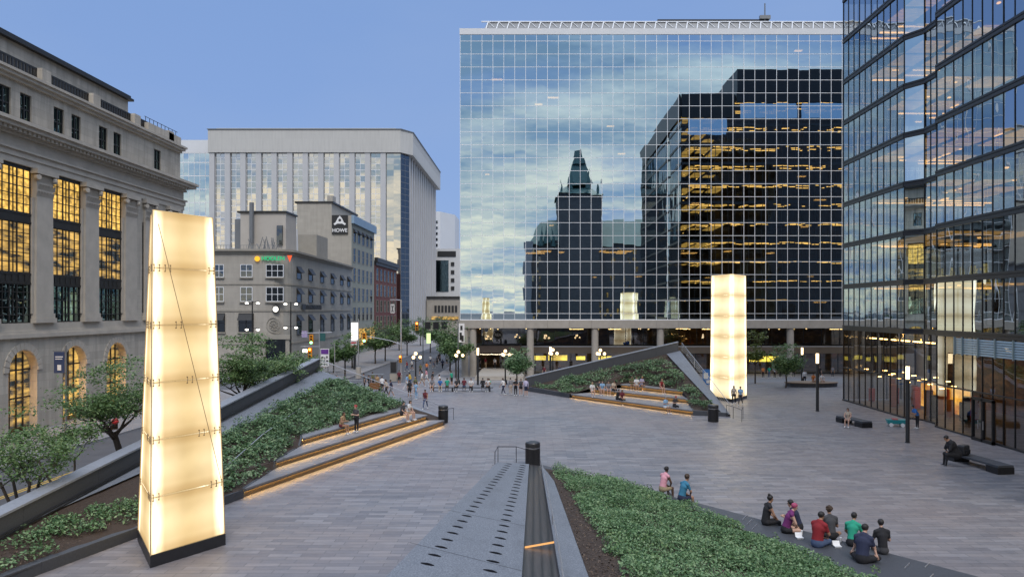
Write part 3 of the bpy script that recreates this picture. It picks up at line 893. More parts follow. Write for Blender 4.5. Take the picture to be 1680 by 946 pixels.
MB().box(XL + 6, XR, YS - 1.75, YS - 1.6, 3.1, 3.26).build('beam_cap', M['white_metal'], root)
t_ = NT('shop_back_wall'); v_ = t_.obj()
c_ = t_.ramp(t_.noise(t_.mapped(v_, (.5, .5, .9)), 1.1, 4, .65), [(.3, (.02, .015, .01)), (.5, (.12, .07, .03)), (.62, (.28, .16, .06)), (.75, (.3, .06, .03))])
M['shop_back'] = t_.pbr(c_, .8)
MB().box(XL + .3, XR, YS + 8, YS + 8.3, -1.4, zb0).build('shop_back_wall', M['shop_back'], root)
MB().box(XL + .3, XR, YS + .3, YS + 8, 3.1, 3.3).build('mezzanine_floor', M['slab'], root)
lm = MB(); g_ = random.Random(3)
for i in range(60):
    x = XL + 7 + g_.uniform(0, 62); yy = YS + g_.choice((1.5, 3.5, 6))
    lm.box(x, x + g_.choice((.2, .3, .8)), yy, yy + .15, 1.9, 1.94)
for i in range(30):
    x = XL + 2 + g_.uniform(0, 66); yy = YS + g_.choice((1.5, 4.5))
    lm.box(x, x + g_.choice((.2, .2, .2, 2.2)), yy, yy + .14, 5.9, 5.96)
stuff(lm.build('shop_lamp', m_emit('shop_lamp_glow', (1, .7, .3), 3), root))
mg_ = m_litglass('menu_board_glow', (.25, .09, .02), (1, .78, .1), 1.3, (.5, .5, .8), .3, .6, .05)
for (x0, x1, z0, z1) in ((0, 1.9, .75, 1.5), (2.3, 5.5, .7, 1.6), (7, 8.5, .8, 1.4), (10, 13, .75, 1.4), (18, 24, .7, 1.2), (36, 41, .5, 1.4)):
    MB().box(x0, x1, YS + 1.0, YS + 1.1, z0, z1).build('lit_menu_board', mg_, root)
fl = MB()
for i in range(30):
    fl.ball((-8.6 + i * .21, DX + 1.2, 2.1 - .06 * math.sin(i % 8 / 8 * math.pi)), .045, 6, 4)
stuff(fl.build('fairy_light', M['pot_glow'], root))
MB().box(XL + 2.4, XL + 9.6, DX + 1.5, YS + 3, 2.3, 3.4).build('terrace_canopy', m_plain('dark_fascia', (.05, .035, .028), .6, 0, .3, 1), root)
st = MB()
for i in range(3):
    st.box(-8.6 + i * .02, -1.6 - i * .02, 109 + i * .6, DX + 6 - i * .01, -1.5, -.9 + (i + 1) * .17)
st.build('entrance_step', M['concrete'], root)
rn = MB(); rn.lathe([(.82, 0), (.82, .05)], (0, 0, 0), 24)
ro = rn.build('round_sign', M['sign_black'], root, local=True)
ro.location = ((817 - VX) * (YS - .3) / F - root.location.x, YS - .3 - DX, H - (549 - HZ) * (YS - .3) / F); ro.rotation_euler = (R(90), 0, 0)
# white disc outline with three blurred capitals
rr = MB()
for i in range(28):
    a, b = 2 * math.pi * i / 28, 2 * math.pi * (i + 1) / 28
    rr.tube((.74 * math.cos(a), .74 * math.sin(a), .06), (.74 * math.cos(b), .74 * math.sin(b), .06), .04, .04, 5)
r2 = rr.build('sign_ring', M['sign_white'], ro, local=True)
to = bpy.data.objects.new('sign_lettering', text_mesh('KIA', .62, .02, M['sign_white'])); C.objects.link(to); to.parent = ro; to.location = (0, -.02, .08)
to.data = text_mesh('REA', .6, .02, M['sign_white'], 'sign_lettering', .012)
# ---- right-hand dark glass tower
RX = 31.45
zfl = [7.46 + 4.16 * k for k in range(12)]
plan = [(31.5, 77.7), (31.5, 64.9), (32.4, 63.3), (32.4, 61.3), (31.62, 59.9), (31.4, 18.0)]
root = thing('glass_tower', 'dark glass tower with bronze floor bands closing the right side of the plaza', 'building', (31.5, 77.7, 0))
ZT = 55.2
zall = [.12, 3.35, 7.46] + zfl[1:] + [ZT]
segs = [(plan[i], plan[i + 1]) for i in range(5)]
frm, bnd = MB(), MB()
for si, (a, b) in enumerate(segs):
    A, B = Vector((*a, 0)), Vector((*b, 0)); L = (B - A).length; u = (B - A).normalized()
    n = Vector((u.y, -u.x, 0))          # for -Y travel this points to -X, the plaza
    if n.x > 0: n = -n
    k = max(1, round(L / 1.22)); uu = [L * i / k for i in range(k + 1)]
    if si == 1: uu = [0, L]
    for j in range(len(zall) - 1):
        mb = MB(); panes(mb, A, u, uu, [zall[j], zall[j + 1]], .007, g3, n); mb.build('window_band', M['mirror' if si == 1 and j > 1 else 'right_glass' if j > 1 else 'right_low'], root)
    for s in uu:
        c = A + u * s
        frm.prism([(c + u * q * .03 + n * e)[:2] for q, e in ((-1, -.05), (1, -.05), (1, .045), (-1, .045))], .1, ZT)
    for z in zfl:
        for (z0, z1, e) in ((z - .3, z - .06, .12), (z + .0, z + .16, .12)):
            bnd.prism([(A + n * e)[:2], (B + n * e)[:2], (B - n * .1)[:2], (A - n * .1)[:2]], z0, z1)
        bnd.prism([(A + n * .05)[:2], (B + n * .05)[:2], (B - n * .1)[:2], (A - n * .1)[:2]], z - .06, z)
    for (z0, z1, e) in ((0, .12, .14), (3.31, 3.4, .06), (ZT - .2, ZT + .35, .14)):
        bnd.prism([(A + n * e)[:2], (B + n * e)[:2], (B - n * .1)[:2], (A - n * .1)[:2]], z0, z1)
stuff(frm.build('mullion', M['black_metal'], root))
stuff(bnd.build('floor_band', M['dark_metal'], root))
# north face (seen only mirrored in the office block)
NF = 34
uu = [i * 1.45 for i in range(NF + 1)]
for j in range(len(zall) - 1):
    mb = MB(); panes(mb, (31.6, 77.75, 0), (1, 0, 0), uu, [zall[j], zall[j + 1]], .016, g3, Vector((0, 1, 0)))
    mb.build('window_band', M['north_glass'], root)
nb = MB()
for z in zfl: nb.box(31.6, 31.6 + 1.45 * NF, 77.72, 77.9, z - .35, z + .2)
for s in uu: nb.box(31.6 + s - .05, 31.6 + s + .05, 77.7, 77.85, .1, ZT)
stuff(nb.build('floor_band', M['dark_metal'], root))
g_ = random.Random(8)
sl, lm = MB(), MB()
for z in [zz for zz in zfl] + [ZT - .3]:
    sl.prism([(31.6, 77.5), (32.5, 63.2), (32.6, 61), (31.75, 59.8), (31.6, 18.2), (78, 18.2), (78, 77.5)], z - .2, z + .1)
    for _ in range(11):      # along the plaza side
        y = g_.uniform(20, 76); x = g_.choice((34.6, 36.6, 38.6)); q = g_.choice((.25, .25, .25, 1.2))
        lm.box(x, x + .2, y, y + q, z - .36, z - .26)
    for _ in range(44):      # along the north side
        x = g_.uniform(33, 76); y = g_.choice((76.2, 74.6, 73)); q = g_.choice((.6, 1.4, 2.8))
        lm.box(x, x + q, y - .2, y, z - .36, z - .26)
stuff(sl.build('floor_slab', M['slab'], root)); stuff(lm.build('ceiling_lamp', M['ceil_glow'], root))
lc = MB()  # lamplight on the ceilings, put in as glowing panels
for z in zfl + [ZT - .3]:
    for y in (61.6, 65.2, 68.8, 72.4):
        for x in (33.2, 36.4, 39.6):
            if g_.random() < .78: lc.box(x, x + 2.4, y, y + 2.9, z - .3, z - .22)
stuff(lc.build('lamplit_ceiling_glow', m_litglass('painted_ceiling_glow', (.5, .3, .08), (1, .58, .14), .5, (.8, 2.5, 1), .3, .62, 0), root))
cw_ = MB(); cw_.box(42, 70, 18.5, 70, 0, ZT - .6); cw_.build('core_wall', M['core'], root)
for bx_ in ((31.7, 43.2, 77.95, 78.25, 50.4, ZT + .3), (43.6, 81, 77.95, 78.25, 53.7, 60.8), (31.22, 31.4, 19, 77.9, 50.4, ZT + .3)): MB().box(*bx_).build('top_cladding', M['black_metal'], root)
for (x0, x1, z0, z1) in ((33, 42.4, 46.9, 50.3), (44.4, 56.4, 50.4, 53.6), (57.4, 70, 50.4, 53.6)):
    pm = MB(); panes(pm, (x0, 77.97, 0), (1, 0, 0), [1.2 * q for q in range(int((x1 - x0) / 1.2) + 1)], [z0, z1], .01, g3, Vector((0, 1, 0))); pm.build('window_band', M['mirror'], root)
up = MB(); up.box(43.6, 81, 22, 77.9, ZT + .4, 60.8)
up.build('penthouse', M['black_metal'], root)
# ground floor: lit exhibition room, louvre band, doors
MB().box(41.6, 41.9, 18.5, 77.3, 0, 7.2).build('exhibition_wall', M['shop_back'], root)
lg = MB(); g_ = random.Random(12)
dm_ = [m_plain('display_wood', (.3, .14, .05), .6), m_plain('display_dark', (.05, .05, .06), .6), m_plain('display_red', (.42, .07, .02), .6)]
for i in range(26):
    y = 62 + i * .58; x = g_.uniform(33.5, 38); h = g_.uniform(1.0, 2.6)
    MB().box(x, x + .5, y, y + .35, .05, h).build('display_case', dm_[g_.randrange(3)], root)
for i in range(16):
    y = 62.4 + i * .95
    lg.box(33.2 + (i % 3), 33.6 + (i % 3), y, y + .1, 2.7 + .5 * (i % 2), 2.78 + .5 * (i % 2))
for i in range(6): lg.box(34, 34.2, 65 + i * 2.2, 66.3 + i * 2.2, 6.3, 6.4)
stuff(lg.build('display_lamp', m_emit('display_lamp_glow', (1, .6, .2), 6), root))
MB().box(36.0, 36.15, 63.2, 71, .3, 2.4).build('display_screen', m_litglass('display_glow', (.25, .05, .01), (1, .5, .08), 1.1, (.6, .6, .6), .35, .65, .05), root)
lv = MB()
for i in range(7):
    z = 6.05 + i * .17
    lv._add([(31.44, 46, z), (31.5, 57, z), (31.46, 57, z - .1), (31.4, 46, z - .1), (31.44, 46, z + .03), (31.5, 57, z + .03)], [(0, 1, 2, 3), (4, 3, 2, 5), (0, 3, 4), (1, 5, 2)])
for y in (46, 48, 50, 52, 54, 56, 57): lv.box(31.36, 31.5, y - .04, y + .04, 5.85, 7.2)
stuff(lv.build('louvre', m_plain('louvre_metal', (.3, .38, .42), .35, .6, .1, 2), root))
y0, y1 = [31.3 * F / (px - VX) for px in (1633, 1598)]
db = MB(); db.box(31.1, 31.3, y0, y0 + .12, 0, 3.0); db.box(31.1, 31.3, y1 - .12, y1, 0, 3.0); db.box(31.1, 31.3, (y0 + y1) / 2 - .1, (y0 + y1) / 2 + .1, 0, 3.0); db.box(31.1, 31.3, y0, y1, 2.85, 3.05); db.box(31.1, 31.3, y0, y1, 0, .22)
do_ = db.build('entrance_door', M['black_metal'], root)
hd = MB()
for s in (-.3, .3): hd.tube((31.02, (y0 + y1) / 2 + s, .9), (31.02, (y0 + y1) / 2 + s, 1.5), .025)
hd.build('handle', M['steel'], do_)
# ---- places seen only in the mirrors: the gabled government block and the third lantern's neighbours
M['dark_stone'] = m_stone('soot_dark_stone', (.10, .10, .10), 'xz', 1.2, .5)
M['copper'] = m_plain('green_copper_roof', (.07, .14, .13), .6, .1, .4, .4)
YC = 2 * DX - 300
cc = thing('gabled_stone_block', 'dark stone block with a steep copper roofed spire mirrored in the glass facade', 'building', (18, YC, 0))
def V2(px, py): return ((px - VX) * 300 / F, H - (py - HZ) * 300 / F)
def yb(z0, z1, px0, px1, y0, y1, mb): mb.box(V2(px0, 0)[0], V2(px1, 0)[0], y0, y1, z0, z1)
m = MB()
yb(0, V2(0, 402)[1], 868, 1120, YC - 30, YC, m); yb(0, V2(0, 318)[1], 917, 985, YC - 17, YC + 3, m); yb(0, V2(0, 395)[1], 885, 917, YC - 27, YC + .5, m)
m.build('stone_wall', M['dark_stone'], cc)
def hip(px0, px1, pa0, pa1, pyb, pyt, y0, y1):
    xa, xb, xc, xd = (V2(q, 0)[0] for q in (px0, px1, pa0, pa1)); zb_, zt2 = V2(0, pyb)[1], V2(0, pyt)[1]; ym = (y0 + y1) / 2; k = .2
    m = MB(); m._add([(xa, y0, zb_), (xb, y0, zb_), (xb, y1, zb_), (xa, y1, zb_), (xc, ym - 1, zt2), (xd, ym - 1, zt2), (xd, ym + 1, zt2), (xc, ym + 1, zt2)], [(0, 1, 5, 4), (1, 2, 6, 5), (2, 3, 7, 6), (3, 0, 4, 7), (4, 5, 6, 7)])
    return m
hip(866, 1122, 888, 1100, 402, 355, YC - 31, YC + 1).build('roof', M['copper'], cc)
hip(914, 990, 930, 972, 320, 302, YC - 18, YC + 4).build('roof', M['copper'], cc)
hip(930, 972, 939, 960, 302, 264, YC - 12, YC - 2).build('spire', M['copper'], cc)
hip(940, 959, 946, 954, 264, 240, YC - 9, YC - 5).build('spire', M['copper'], cc)
for px, py in ((919, 296), (983, 296), (890, 370), (897, 366), (905, 372), (938, 278), (964, 278)):
    x, z = V2(px, py); MB().tube((x, YC + 1.5, z - 8), (x, YC + 1.5, z), .9, .05, 6).build('pinnacle', M['copper'], cc)
wn = MB(); g_ = random.Random(2)
for k in range(9):
    for q in range(26):
        if g_.random() < .55: continue
        x = V2(872, 0)[0] + q * 2.25; wn.box(x, x + .9, YC - .05, YC + .06, 4 + k * 3.4, 5.9 + k * 3.4)
stuff(wn.build('window', m_litglass('far_lit_window', (.03, .03, .03), (.8, .5, .15), .5, (.6, .6, .6), .45, .8), cc))
MB().box(V2(860, 0)[0], V2(872, 0)[0], YC - 15, YC + 2, 0, V2(0, 398)[1]).build('chimney_stack', m_plain('pale_stone', (.3, .3, .3), .8), cc)
# ------------------------------------------------------------------ stone buildings of the street
def prism_x(mb, poly, x0, x1, m=0):
    """polygon in (y, z) swept from x0 to x1"""
    n = len(poly)
    ar = sum(poly[i][0] * poly[(i + 1) % n][1] - poly[(i + 1) % n][0] * poly[i][1] for i in range(n))
    if ar < 0: poly = poly[::-1]
    vs = [(x0, y, z) for y, z in poly] + [(x1, y, z) for y, z in poly]
    fs = [tuple(range(n - 1, -1, -1)), tuple(range(n, 2 * n))] + [(i, (i + 1) % n, n + (i + 1) % n, n + i) for i in range(n)]
    return mb._add(vs, fs, m)


M['lime'] = m_stone('grey_limestone', (.47, .43, .365), 'yz', 1.5, .62, .014, .17, .85, .65, .85)
M['lime_plain'] = m_plain('carved_limestone', (.46, .42, .36), .85, 0, .25, .9, .25)
M['win_lit'] = m_litglass('lit_office_window', (.10, .06, .015), (1.0, .6, .13), .92, (.9, 1.6, 2.2), .36, .66, .12)
M['win_dim'] = m_litglass('dim_office_window', (.015, .018, .02), (1.0, .6, .15), .9, (.5, .35, 1.7), .42, .72, .14)
M['win_teal'] = m_glass('teal_window', (.30, .42, .42), .75, (.1, .12, .12), .3)
M['win_dark'] = m_glass('dark_window', (.30, .34, .38), .45, (.08, .08, .08), .3)
M['bronze'] = m_plain('dark_bronze_frame', (.035, .034, .034), .45, .4, .25, 2)
M['room_dark'] = m_plain('dark_room', (.03, .032, .035), .9)
XF = -38.3
root = thing('classical_bank', 'grey limestone bank with tall lit windows between giant pilasters', 'building', (XF, 60, 0))
bay = [43.47 + 6.35 * k for k in range(5)]
pil = [40.3 + 6.35 * k for k in range(6)]
m = MB()
m.box(-60, -39.6, 32, 82.9, 0, 26.2)                                    # core
prism_x(m, [(72.9, 8.2), (83, 8.2), (83, 20.0), (72.9, 20.0)], -39.6, XF)
prism_x(m, [(32, 8.2), (39.4, 8.2), (39.4, 20.0), (32, 20.0)], -39.6, XF)
m.build('wall', M['lime'], root)
# arched base
m = MB(); arcs = []
for c in [b + .75 for b in bay] + []:
    r, zs = 1.6, 4.6
    arc = [(c + r * math.cos(a), zs + r * math.sin(a)) for a in [math.pi * i / 14 for i in range(15)]]
    poly = [(c - 3.175, 0), (c - 3.175, 7.1), (c + 3.175, 7.1), (c + 3.175, 0), (c + r, 0)] + arc + [(c - r, 0)]
    prism_x(m, poly, -39.6, -38.2); arcs.append((c, r, zs))
m.box(-39.6, -38.2, 32, bay[0] + .75 - 3.175 - .003, 0, 7.1); m.box(-39.6, -38.2, bay[-1] + .75 + 3.178, 83, 0, 7.1)
m.build('arcade_wall', M['lime'], root)
for c, r, zs in arcs:
    p = MB(); arc = [(c + r * math.cos(a), zs + r * math.sin(a)) for a in [math.pi * i / 14 for i in range(15)]]
    prism_x(p, [(c + r, .4)] + arc + [(c - r, .4)], -38.85, -38.8)
    wo = p.build('arched_window', M['win_dim'], root)
    f = MB()
    for q in (-.75, 0, .75): f.box(-38.8, -38.7, c + q - .05, c + q + .05, .4, zs + math.sqrt(max(.1, r * r - q * q)))
    for z in (2.6, 4.7): f.box(-38.8, -38.72, c - r, c + r, z - .06, z + .06)
    f.build('window_bars', M['bronze'], wo)
    lp = MB(); lp.box(-38.62, -38.54, c - r + .05, c - r + .15, 1.0, 4.4)
    lp.build('arch_lamp', m_emit('arch_lamp_glow', (1, .5, .1), 22), wo)
    k = MB()
    for i in range(14):
        a0, a1 = math.pi * i / 14 + .012, math.pi * (i + 1) / 14 - .012
        prism_x(k, [(c + (r + .02) * math.cos(a0), zs + (r + .02) * math.sin(a0)), (c + (r + .55) * math.cos(a0), zs + (r + .55) * math.sin(a0)), (c + (r + .55) * math.cos(a1), zs + (r + .55) * math.sin(a1)), (c + (r + .02) * math.cos(a1), zs + (r + .02) * math.sin(a1))], -38.25, -38.12)
    stuff(k.build('arch_stones', M['lime_plain'], wo))
def course(mb, z0, z1, x, y0=32, y1=83.0, back=-39.7, ret=None):
    mb.box(back, x, y0, y1 + (x - XF if ret is None else ret), z0, z1)
m = MB()
course(m, 7.1, 7.42, -37.95); course(m, 7.42, 7.62, -38.1); course(m, 7.62, 8.2, -38.25)
m.build('ledge', M['lime_plain'], root)
for y in pil + [75.6, 80.4]:
    m = MB()
    w = 1.05 if y < 75 else 1.0
    m.box(-38.6, -37.98, y - w - .22, y + w + .22, 8.2, 8.55); m.box(-38.6, -38.05, y - w - .1, y + w + .1, 8.55, 8.9)
    prism_x(m, [(y - w, 8.9), (y + w, 8.9), (y + w * .93, 17.75), (y - w * .93, 17.75)], -38.9, -38.12)
    m.box(-38.9, -38.3, y - w - .22, y - w + .02, 8.9, 17.75); m.box(-38.9, -38.3, y + w - .02, y + w + .22, 8.9, 17.75)
    m.build('pilaster', M['lime_plain'], root)
for y in pil + [75.6, 80.4]:
    m = MB()
    w = 1.0 if y < 75 else .95
    m.box(-38.7, -38.12, y - w, y + w, 17.75, 19.6); m.box(-38.7, -37.85, y - w - .3, y + w + .3, 19.62, 20.0)
    for row in range(3):                              # acanthus leaves and volutes as small bent blades
        for i in range(6):
            yy = y - w + (i + .5 * (row % 2) + .3) * w / 2.9; zz = 17.9 + row * .55
            m._add([(-38.13, yy - .17, zz), (-38.13, yy + .17, zz), (-37.98, yy + .13, zz + .42), (-37.98, yy - .13, zz + .42), (-37.84, yy, zz + .36)], [(0, 1, 2, 3), (3, 2, 4)])
    for s in (-1, 1):
        m.tube((-38.1, y + s * (w - .02), 19.35), (-37.86, y + s * (w + .1), 19.35), .27, .2, 9)
    m.build('capital', M['lime_plain'], root)
m = MB()
course(m, 20.0, 20.5, -38.2); course(m, 20.5, 20.95, -38.1); course(m, 20.95, 21.1, -37.95); course(m, 21.1, 22.0, -38.25); course(m, 22.0, 22.2, -38.0)
course(m, 22.45, 22.75, -37.35, ret=1.15); course(m, 22.75, 23.0, -37.15, ret=1.35); course(m, 22.2, 22.45, -38.1)
course(m, 23.0, 23.25, -38.3)
course(m, 26.2, 26.45, -38.35); course(m, 26.45, 26.7, -38.1); course(m, 26.7, 26.9, -37.95)
m.build('cornice', M['lime_plain'], root)
m = MB()
for i in range(96): m.box(-38.1, -37.55, 32.2 + i * .53, 32.5 + i * .53, 22.2, 22.44)
stuff(m.build('dentil', M['lime_plain'], root))
# attic storey with paired windows
m = MB(); aw = []
cs = [b + .55 for b in bay]
for c in cs: aw += [(c - 1.9, c - .55), (c + .45, c + 1.75)]
aw.append((77.3, 78.7))
ys = 32
for a, b in aw:
    m.box(-39.6, -38.6, ys, a, 23.25, 26.2); m.box(-39.6, -38.6, a, b, 25.55, 26.2); ys = b
m.box(-39.6, -38.6, ys, 83, 23.25, 26.2)
m.build('attic_wall', M['lime'], root)
for a, b in aw:
    p = MB(); p.box(-38.85, -38.8, a, b, 23.25, 25.55); wo = p.build('attic_window', M['win_teal'], root)
    f = MB()
    for q in (a + .04, (a + b) / 2, b - .04): f.box(-38.8, -38.72, q - .05, q + .05, 23.25, 25.55)
    for z in (23.3, 24.4, 25.5): f.box(-38.8, -38.73, a, b, z - .05, z + .05)
    f.build('window_frame', M['bronze'], wo)
    MB().box(-39.2, -38.42, a - .15, b + .15, 23.25, 23.42).build('sill', M['lime_plain'], wo)
# tall windows
for c in bay:
    a, b = c - 1.95, c + 1.95
    for nm, z0, z1, mt in (('tall_window', 16.5, 19.75, 'win_lit'), ('tall_window', 12.0, 15.7, 'win_dim'), ('tall_window', 8.25, 11.1, 'win_teal')):
        p = MB(); p.box(-38.6, -38.5, a, b, z0, z1); wo = p.build(nm, M[mt], root)
        f = MB()
        for q, w in ((a + .06, .1), (a + .8, .05), (c - .42, .1), (c, .04), (c + .42, .1), (b - .8, .05), (b - .06, .1)): f.box(-38.5, -38.42, q - w / 2, q + w / 2, z0, z1)
        for i in range(6):
            z = z0 + (z1 - z0) * i / 5; f.box(-38.5, -38.43, a, b, z - .03, z + .03)
        f.build('window_frame', M['bronze'], wo)
    for (z0, z1) in ((11.1, 12.0), (15.7, 16.5), (19.75, 20)): MB().box(-39.3, -38.4, a, b, z0, z1).build('spandrel', M['bronze'], root)
    s = MB()
    for z in (11.2, 11.9, 15.8, 16.4): s.box(-38.4, -38.35, a, b, z - .05, z + .05)
    for q in range(5): s.box(-38.4, -38.36, a + .35 + q * .7, a + .65 + q * .7, 11.3, 11.8)
    stuff(s.build('spandrel_relief', M['bronze'], root))
# parapet, grille and set-back top storey
m = MB()
for i in range(8):
    y = 32 + i * 6.9
    m.box(-39.3, -38.5, y, y + 1.1, 26.9, 28.1)
m.box(-39.3, -38.55, 32, 83, 26.9, 27.15); m.box(-39.35, -38.5, 76, 83, 27.15, 27.9)
m.box(-60, -40.5, 32, 75.9, 26.2, 30.0)
m.build('parapet', M['lime'], root)
m = MB()
for i in range(7):
    y = 33.1 + i * 6.9
    m.box(-39.0, -38.9, y, y + 5.8, 27.95, 28.08)
    for q in range(15): m.box(-39.0, -38.92, y + .1 + q * .4, y + .36 + q * .4, 27.15, 27.95)
for q in range(9): m.tube((-38.9, 76.2 + q * .8, 27.9), (-38.9, 76.2 + q * .8, 28.5), .03, .03, 4)
m.tube((-38.9, 76, 28.5), (-38.9, 83, 28.5), .03, .03, 4)
stuff(m.build('roof_railing', M['bronze'], root))
m = MB(); m.box(-60, -40.1, 32, 76.3, 30.0, 30.22); m.box(-60, -40.3, 32, 76.1, 30.22, 30.5)
m.build('roof_edge', M['bronze'], root)

# ---- rounded corner stone building
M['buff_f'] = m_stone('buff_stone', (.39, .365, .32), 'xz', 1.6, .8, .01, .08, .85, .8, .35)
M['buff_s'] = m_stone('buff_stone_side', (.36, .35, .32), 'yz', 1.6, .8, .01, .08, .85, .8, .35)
M['stone_trim'] = m_plain('stone_trim', (.31, .29, .25), .85, 0, .2, 1)
YF, cX = 125.0, -40.6
root = thing('corner_building', 'low buff stone corner building with a clock and green roof sign', 'building', (cX, YF, 0))
foot = [(-70, YF), (cX - 3, YF)] + [(cX - 3 + 3 * math.sin(a), YF + 3 - 3 * math.cos(a)) for a in [R(15 * i) for i in range(1, 7)]] + [(cX - 1.4, 175), (-70, 175)]
ft2 = lambda e: [(-70, YF - e), (cX - 3, YF - e)] + [(cX - 3 + (3 + e) * math.sin(a), YF + 3 - (3 + e) * math.cos(a)) for a in [R(15 * i) for i in range(1, 7)]] + [(cX - 1.4 + e, 175), (-70, 175)]
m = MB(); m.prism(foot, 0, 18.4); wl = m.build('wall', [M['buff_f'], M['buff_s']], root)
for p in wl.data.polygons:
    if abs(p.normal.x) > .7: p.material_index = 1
m = MB(); m.prism(ft2(.25), 18.4, 18.8); m.prism(ft2(.6), 18.8, 19.15); m.prism(ft2(.1), 13.3, 13.55); m.prism(ft2(.12), 8.95, 9.2); m.prism(ft2(.08), 3.5, 3.8)
m.build('cornice', M['stone_trim'], root)
def window_f(root, px0, px1, z0, z1, d, glass, frame, cols=2, rows=2, fw=.09, hood=None):
    x0, x1 = (px0 - VX) * d / F, (px1 - VX) * d / F
    p = MB(); p.box(x0, x1, d - .03, d + .2, z0, z1); o = p.build('window', M[glass], root)
    f = MB()
    for i in range(cols + 1):
        x = x0 + (x1 - x0) * i / cols; f.box(x - fw / 2, x + fw / 2, d - .09, d - .03, z0, z1)
    for i in range(rows + 1):
        z = z0 + (z1 - z0) * i / rows; f.box(x0, x1, d - .085, d - .03, z - fw / 2, z + fw / 2)
    f.build('window_frame', M[frame], o)
    MB().box(x0 - .15, x1 + .15, d - .3, d - .02, z0 - .25, z0 - .05).build('sill', M['stone_trim'], o)
    if hood: 
        h = MB(); h._add([(x0, d - .03, z1), (x1, d - .03, z1), (x1, d - .9, z1 - 1.1), (x0, d - .9, z1 - 1.1), (x0, d - .03, z1 - 1.1), (x1, d - .03, z1 - 1.1)], [(0, 3, 2, 1), (0, 4, 3), (1, 2, 5), (4, 5, 2, 3)])
        h.build('awning', M['sign_black'], o)
    return o
for px0, px1, c in ((352, 367, 2), (395, 414, 2), (437, 465, 3), (312, 330, 2)):
    window_f(root, px0, px1, 14.6, 16.6, YF, 'win_dark', 'white_metal', c)
    window_f(root, px0, px1, 10.6, 12.9, YF, 'win_dark', 'white_metal', c)
    if px0 != 437: window_f(root, px0 - 3, px1 + 2, 5.6, 8.6, YF, 'win_dark', 'bronze', c, 2, .09, True)
def window_s(root, y, wd, z0, z1, x, glass='win_dark', frame='bronze', hood=True, cols=1, rows=2):
    p = MB(); p.box(x - .2, x + .03, y - wd / 2, y + wd / 2, z0, z1); o = p.build('window', M[glass], root)
    f = MB()
    for i in range(cols + 1):
        yy = y - wd / 2 + wd * i / cols; f.box(x + .03, x + .1, yy - .06, yy + .06, z0, z1)
    for i in range(rows + 1):
        z = z0 + (z1 - z0) * i / rows; f.box(x + .03, x + .095, y - wd / 2, y + wd / 2, z - .05, z + .05)
    f.build('window_frame', M[frame], o)
    if hood:
        h = MB(); h._add([(x + .05, y - wd / 2, z1), (x + .05, y + wd / 2, z1), (x + .75, y + wd / 2, z1 - 1.0), (x + .75, y - wd / 2, z1 - 1.0), (x + .05, y - wd / 2, z1 - 1.0), (x + .05, y + wd / 2, z1 - 1.0)], [(0, 3, 2, 1), (0, 4, 3), (1, 2, 5)])
        h.build('awning', M['sign_black'], o)
    return o
for y in (131.5, 139, 147.5, 156, 164.5, 171.5):
    x = cX - 1.4 * (y - 128) / 47 + .02
    for z0, z1 in ((14.5, 16.6), (10.5, 12.9), (4.9, 8.3)): window_s(root, y, 2.5, z0, z1, x)
# clock, medallion, doorway
cx_ = (453 - VX) * .1
m = MB(); m.lathe([(.62, 0), (.62, .2), (.5, .22)], (0, 0, 0), 24)
ck = m.build('clock', M['sign_black'], root, local=True); ck.location = (cx_ - cX, -.02, H - (507 - HZ) * .1); ck.rotation_euler = (R(90), 0, 0)
m = MB(); m.lathe([(.46, .2), (.46, .24)], (0, 0, 0), 24); m.build('clock_face', m_emit('clock_face_glow', (1, .95, .85), 1.1), ck, local=True)
m = MB(); m.box(-.03, .03, -.05, .3, .245, .26); m.box(-.05, .24, -.03, .03, .26, .27); m.build('clock_hand', M['sign_black'], ck, local=True)
m = MB()
for r in (1.25, .8):
    for i in range(24):
        a, b = 2 * math.pi * i / 24, 2 * math.pi * (i + 1) / 24
        m.tube((cx_ - .3 + r * math.cos(a), YF - .05, 6.7 + r * math.sin(a)), (cx_ - .3 + r * math.cos(b), YF - .05, 6.7 + r * math.sin(b)), .07, .07, 5)
for i in range(10):
    a = 2 * math.pi * i / 10; m.tube((cx_ - .3 + .2 * math.cos(a), YF - .05, 6.7 + .2 * math.sin(a)), (cx_ - .3 + .75 * math.cos(a), YF - .05, 6.7 + .75 * math.sin(a)), .06, .06, 5)
m.build('medallion', M['stone_trim'], root)
m = MB(); x0, x1 = (431 - VX) * .1, (476 - VX) * .1
m.box(x0, x0 + .6, YF - .5, YF, 0, 4.4); m.box(x1 - .6, x1, YF - .5, YF, 0, 4.4); m.box(x0 - .3, x1 + .3, YF - .7, YF, 4.4, 5.1)
m.build('door_surround', M['stone_trim'], root)
MB().box(x0 + .6, x1 - .6, YF - .1, YF - .02, 0, 4.4).build('door', M['win_dark'], root)
M['green_glow'] = m_emit('green_sign_glow', (.02, .38, .16), .7)
gp_ = H - (424 - HZ) * .1
o = put_text('HOOLEN', .92, .08, M['green_glow'], root, ((449 - VX) * .1, YF - .3, gp_), (R(90), 0, 0), 'roof_sign', .012)
m = MB(); m.lathe([(.42, 0), (.42, .1)], (0, 0, 0), 16); e = m.build('sign_emblem', m_emit('amber_emblem_glow', (.7, .35, .03), 1), root, local=True); e.location = ((423 - VX) * .1 - cX, -.25, gp_ - .05); e.rotation_euler = (R(90), 0, 0)
m = MB(); xx = (476 - VX) * .1; m._add([(xx - .4, YF - .3, gp_ + .5), (xx + .4, YF - .3, gp_ + .5), (xx, YF - .3, gp_ - .6), (xx - .4, YF - .2, gp_ + .5), (xx + .4, YF - .2, gp_ + .5), (xx, YF - .2, gp_ - .6)], [(0, 2, 1), (3, 4, 5), (0, 1, 4, 3), (1, 2, 5, 4), (2, 0, 3, 5)])
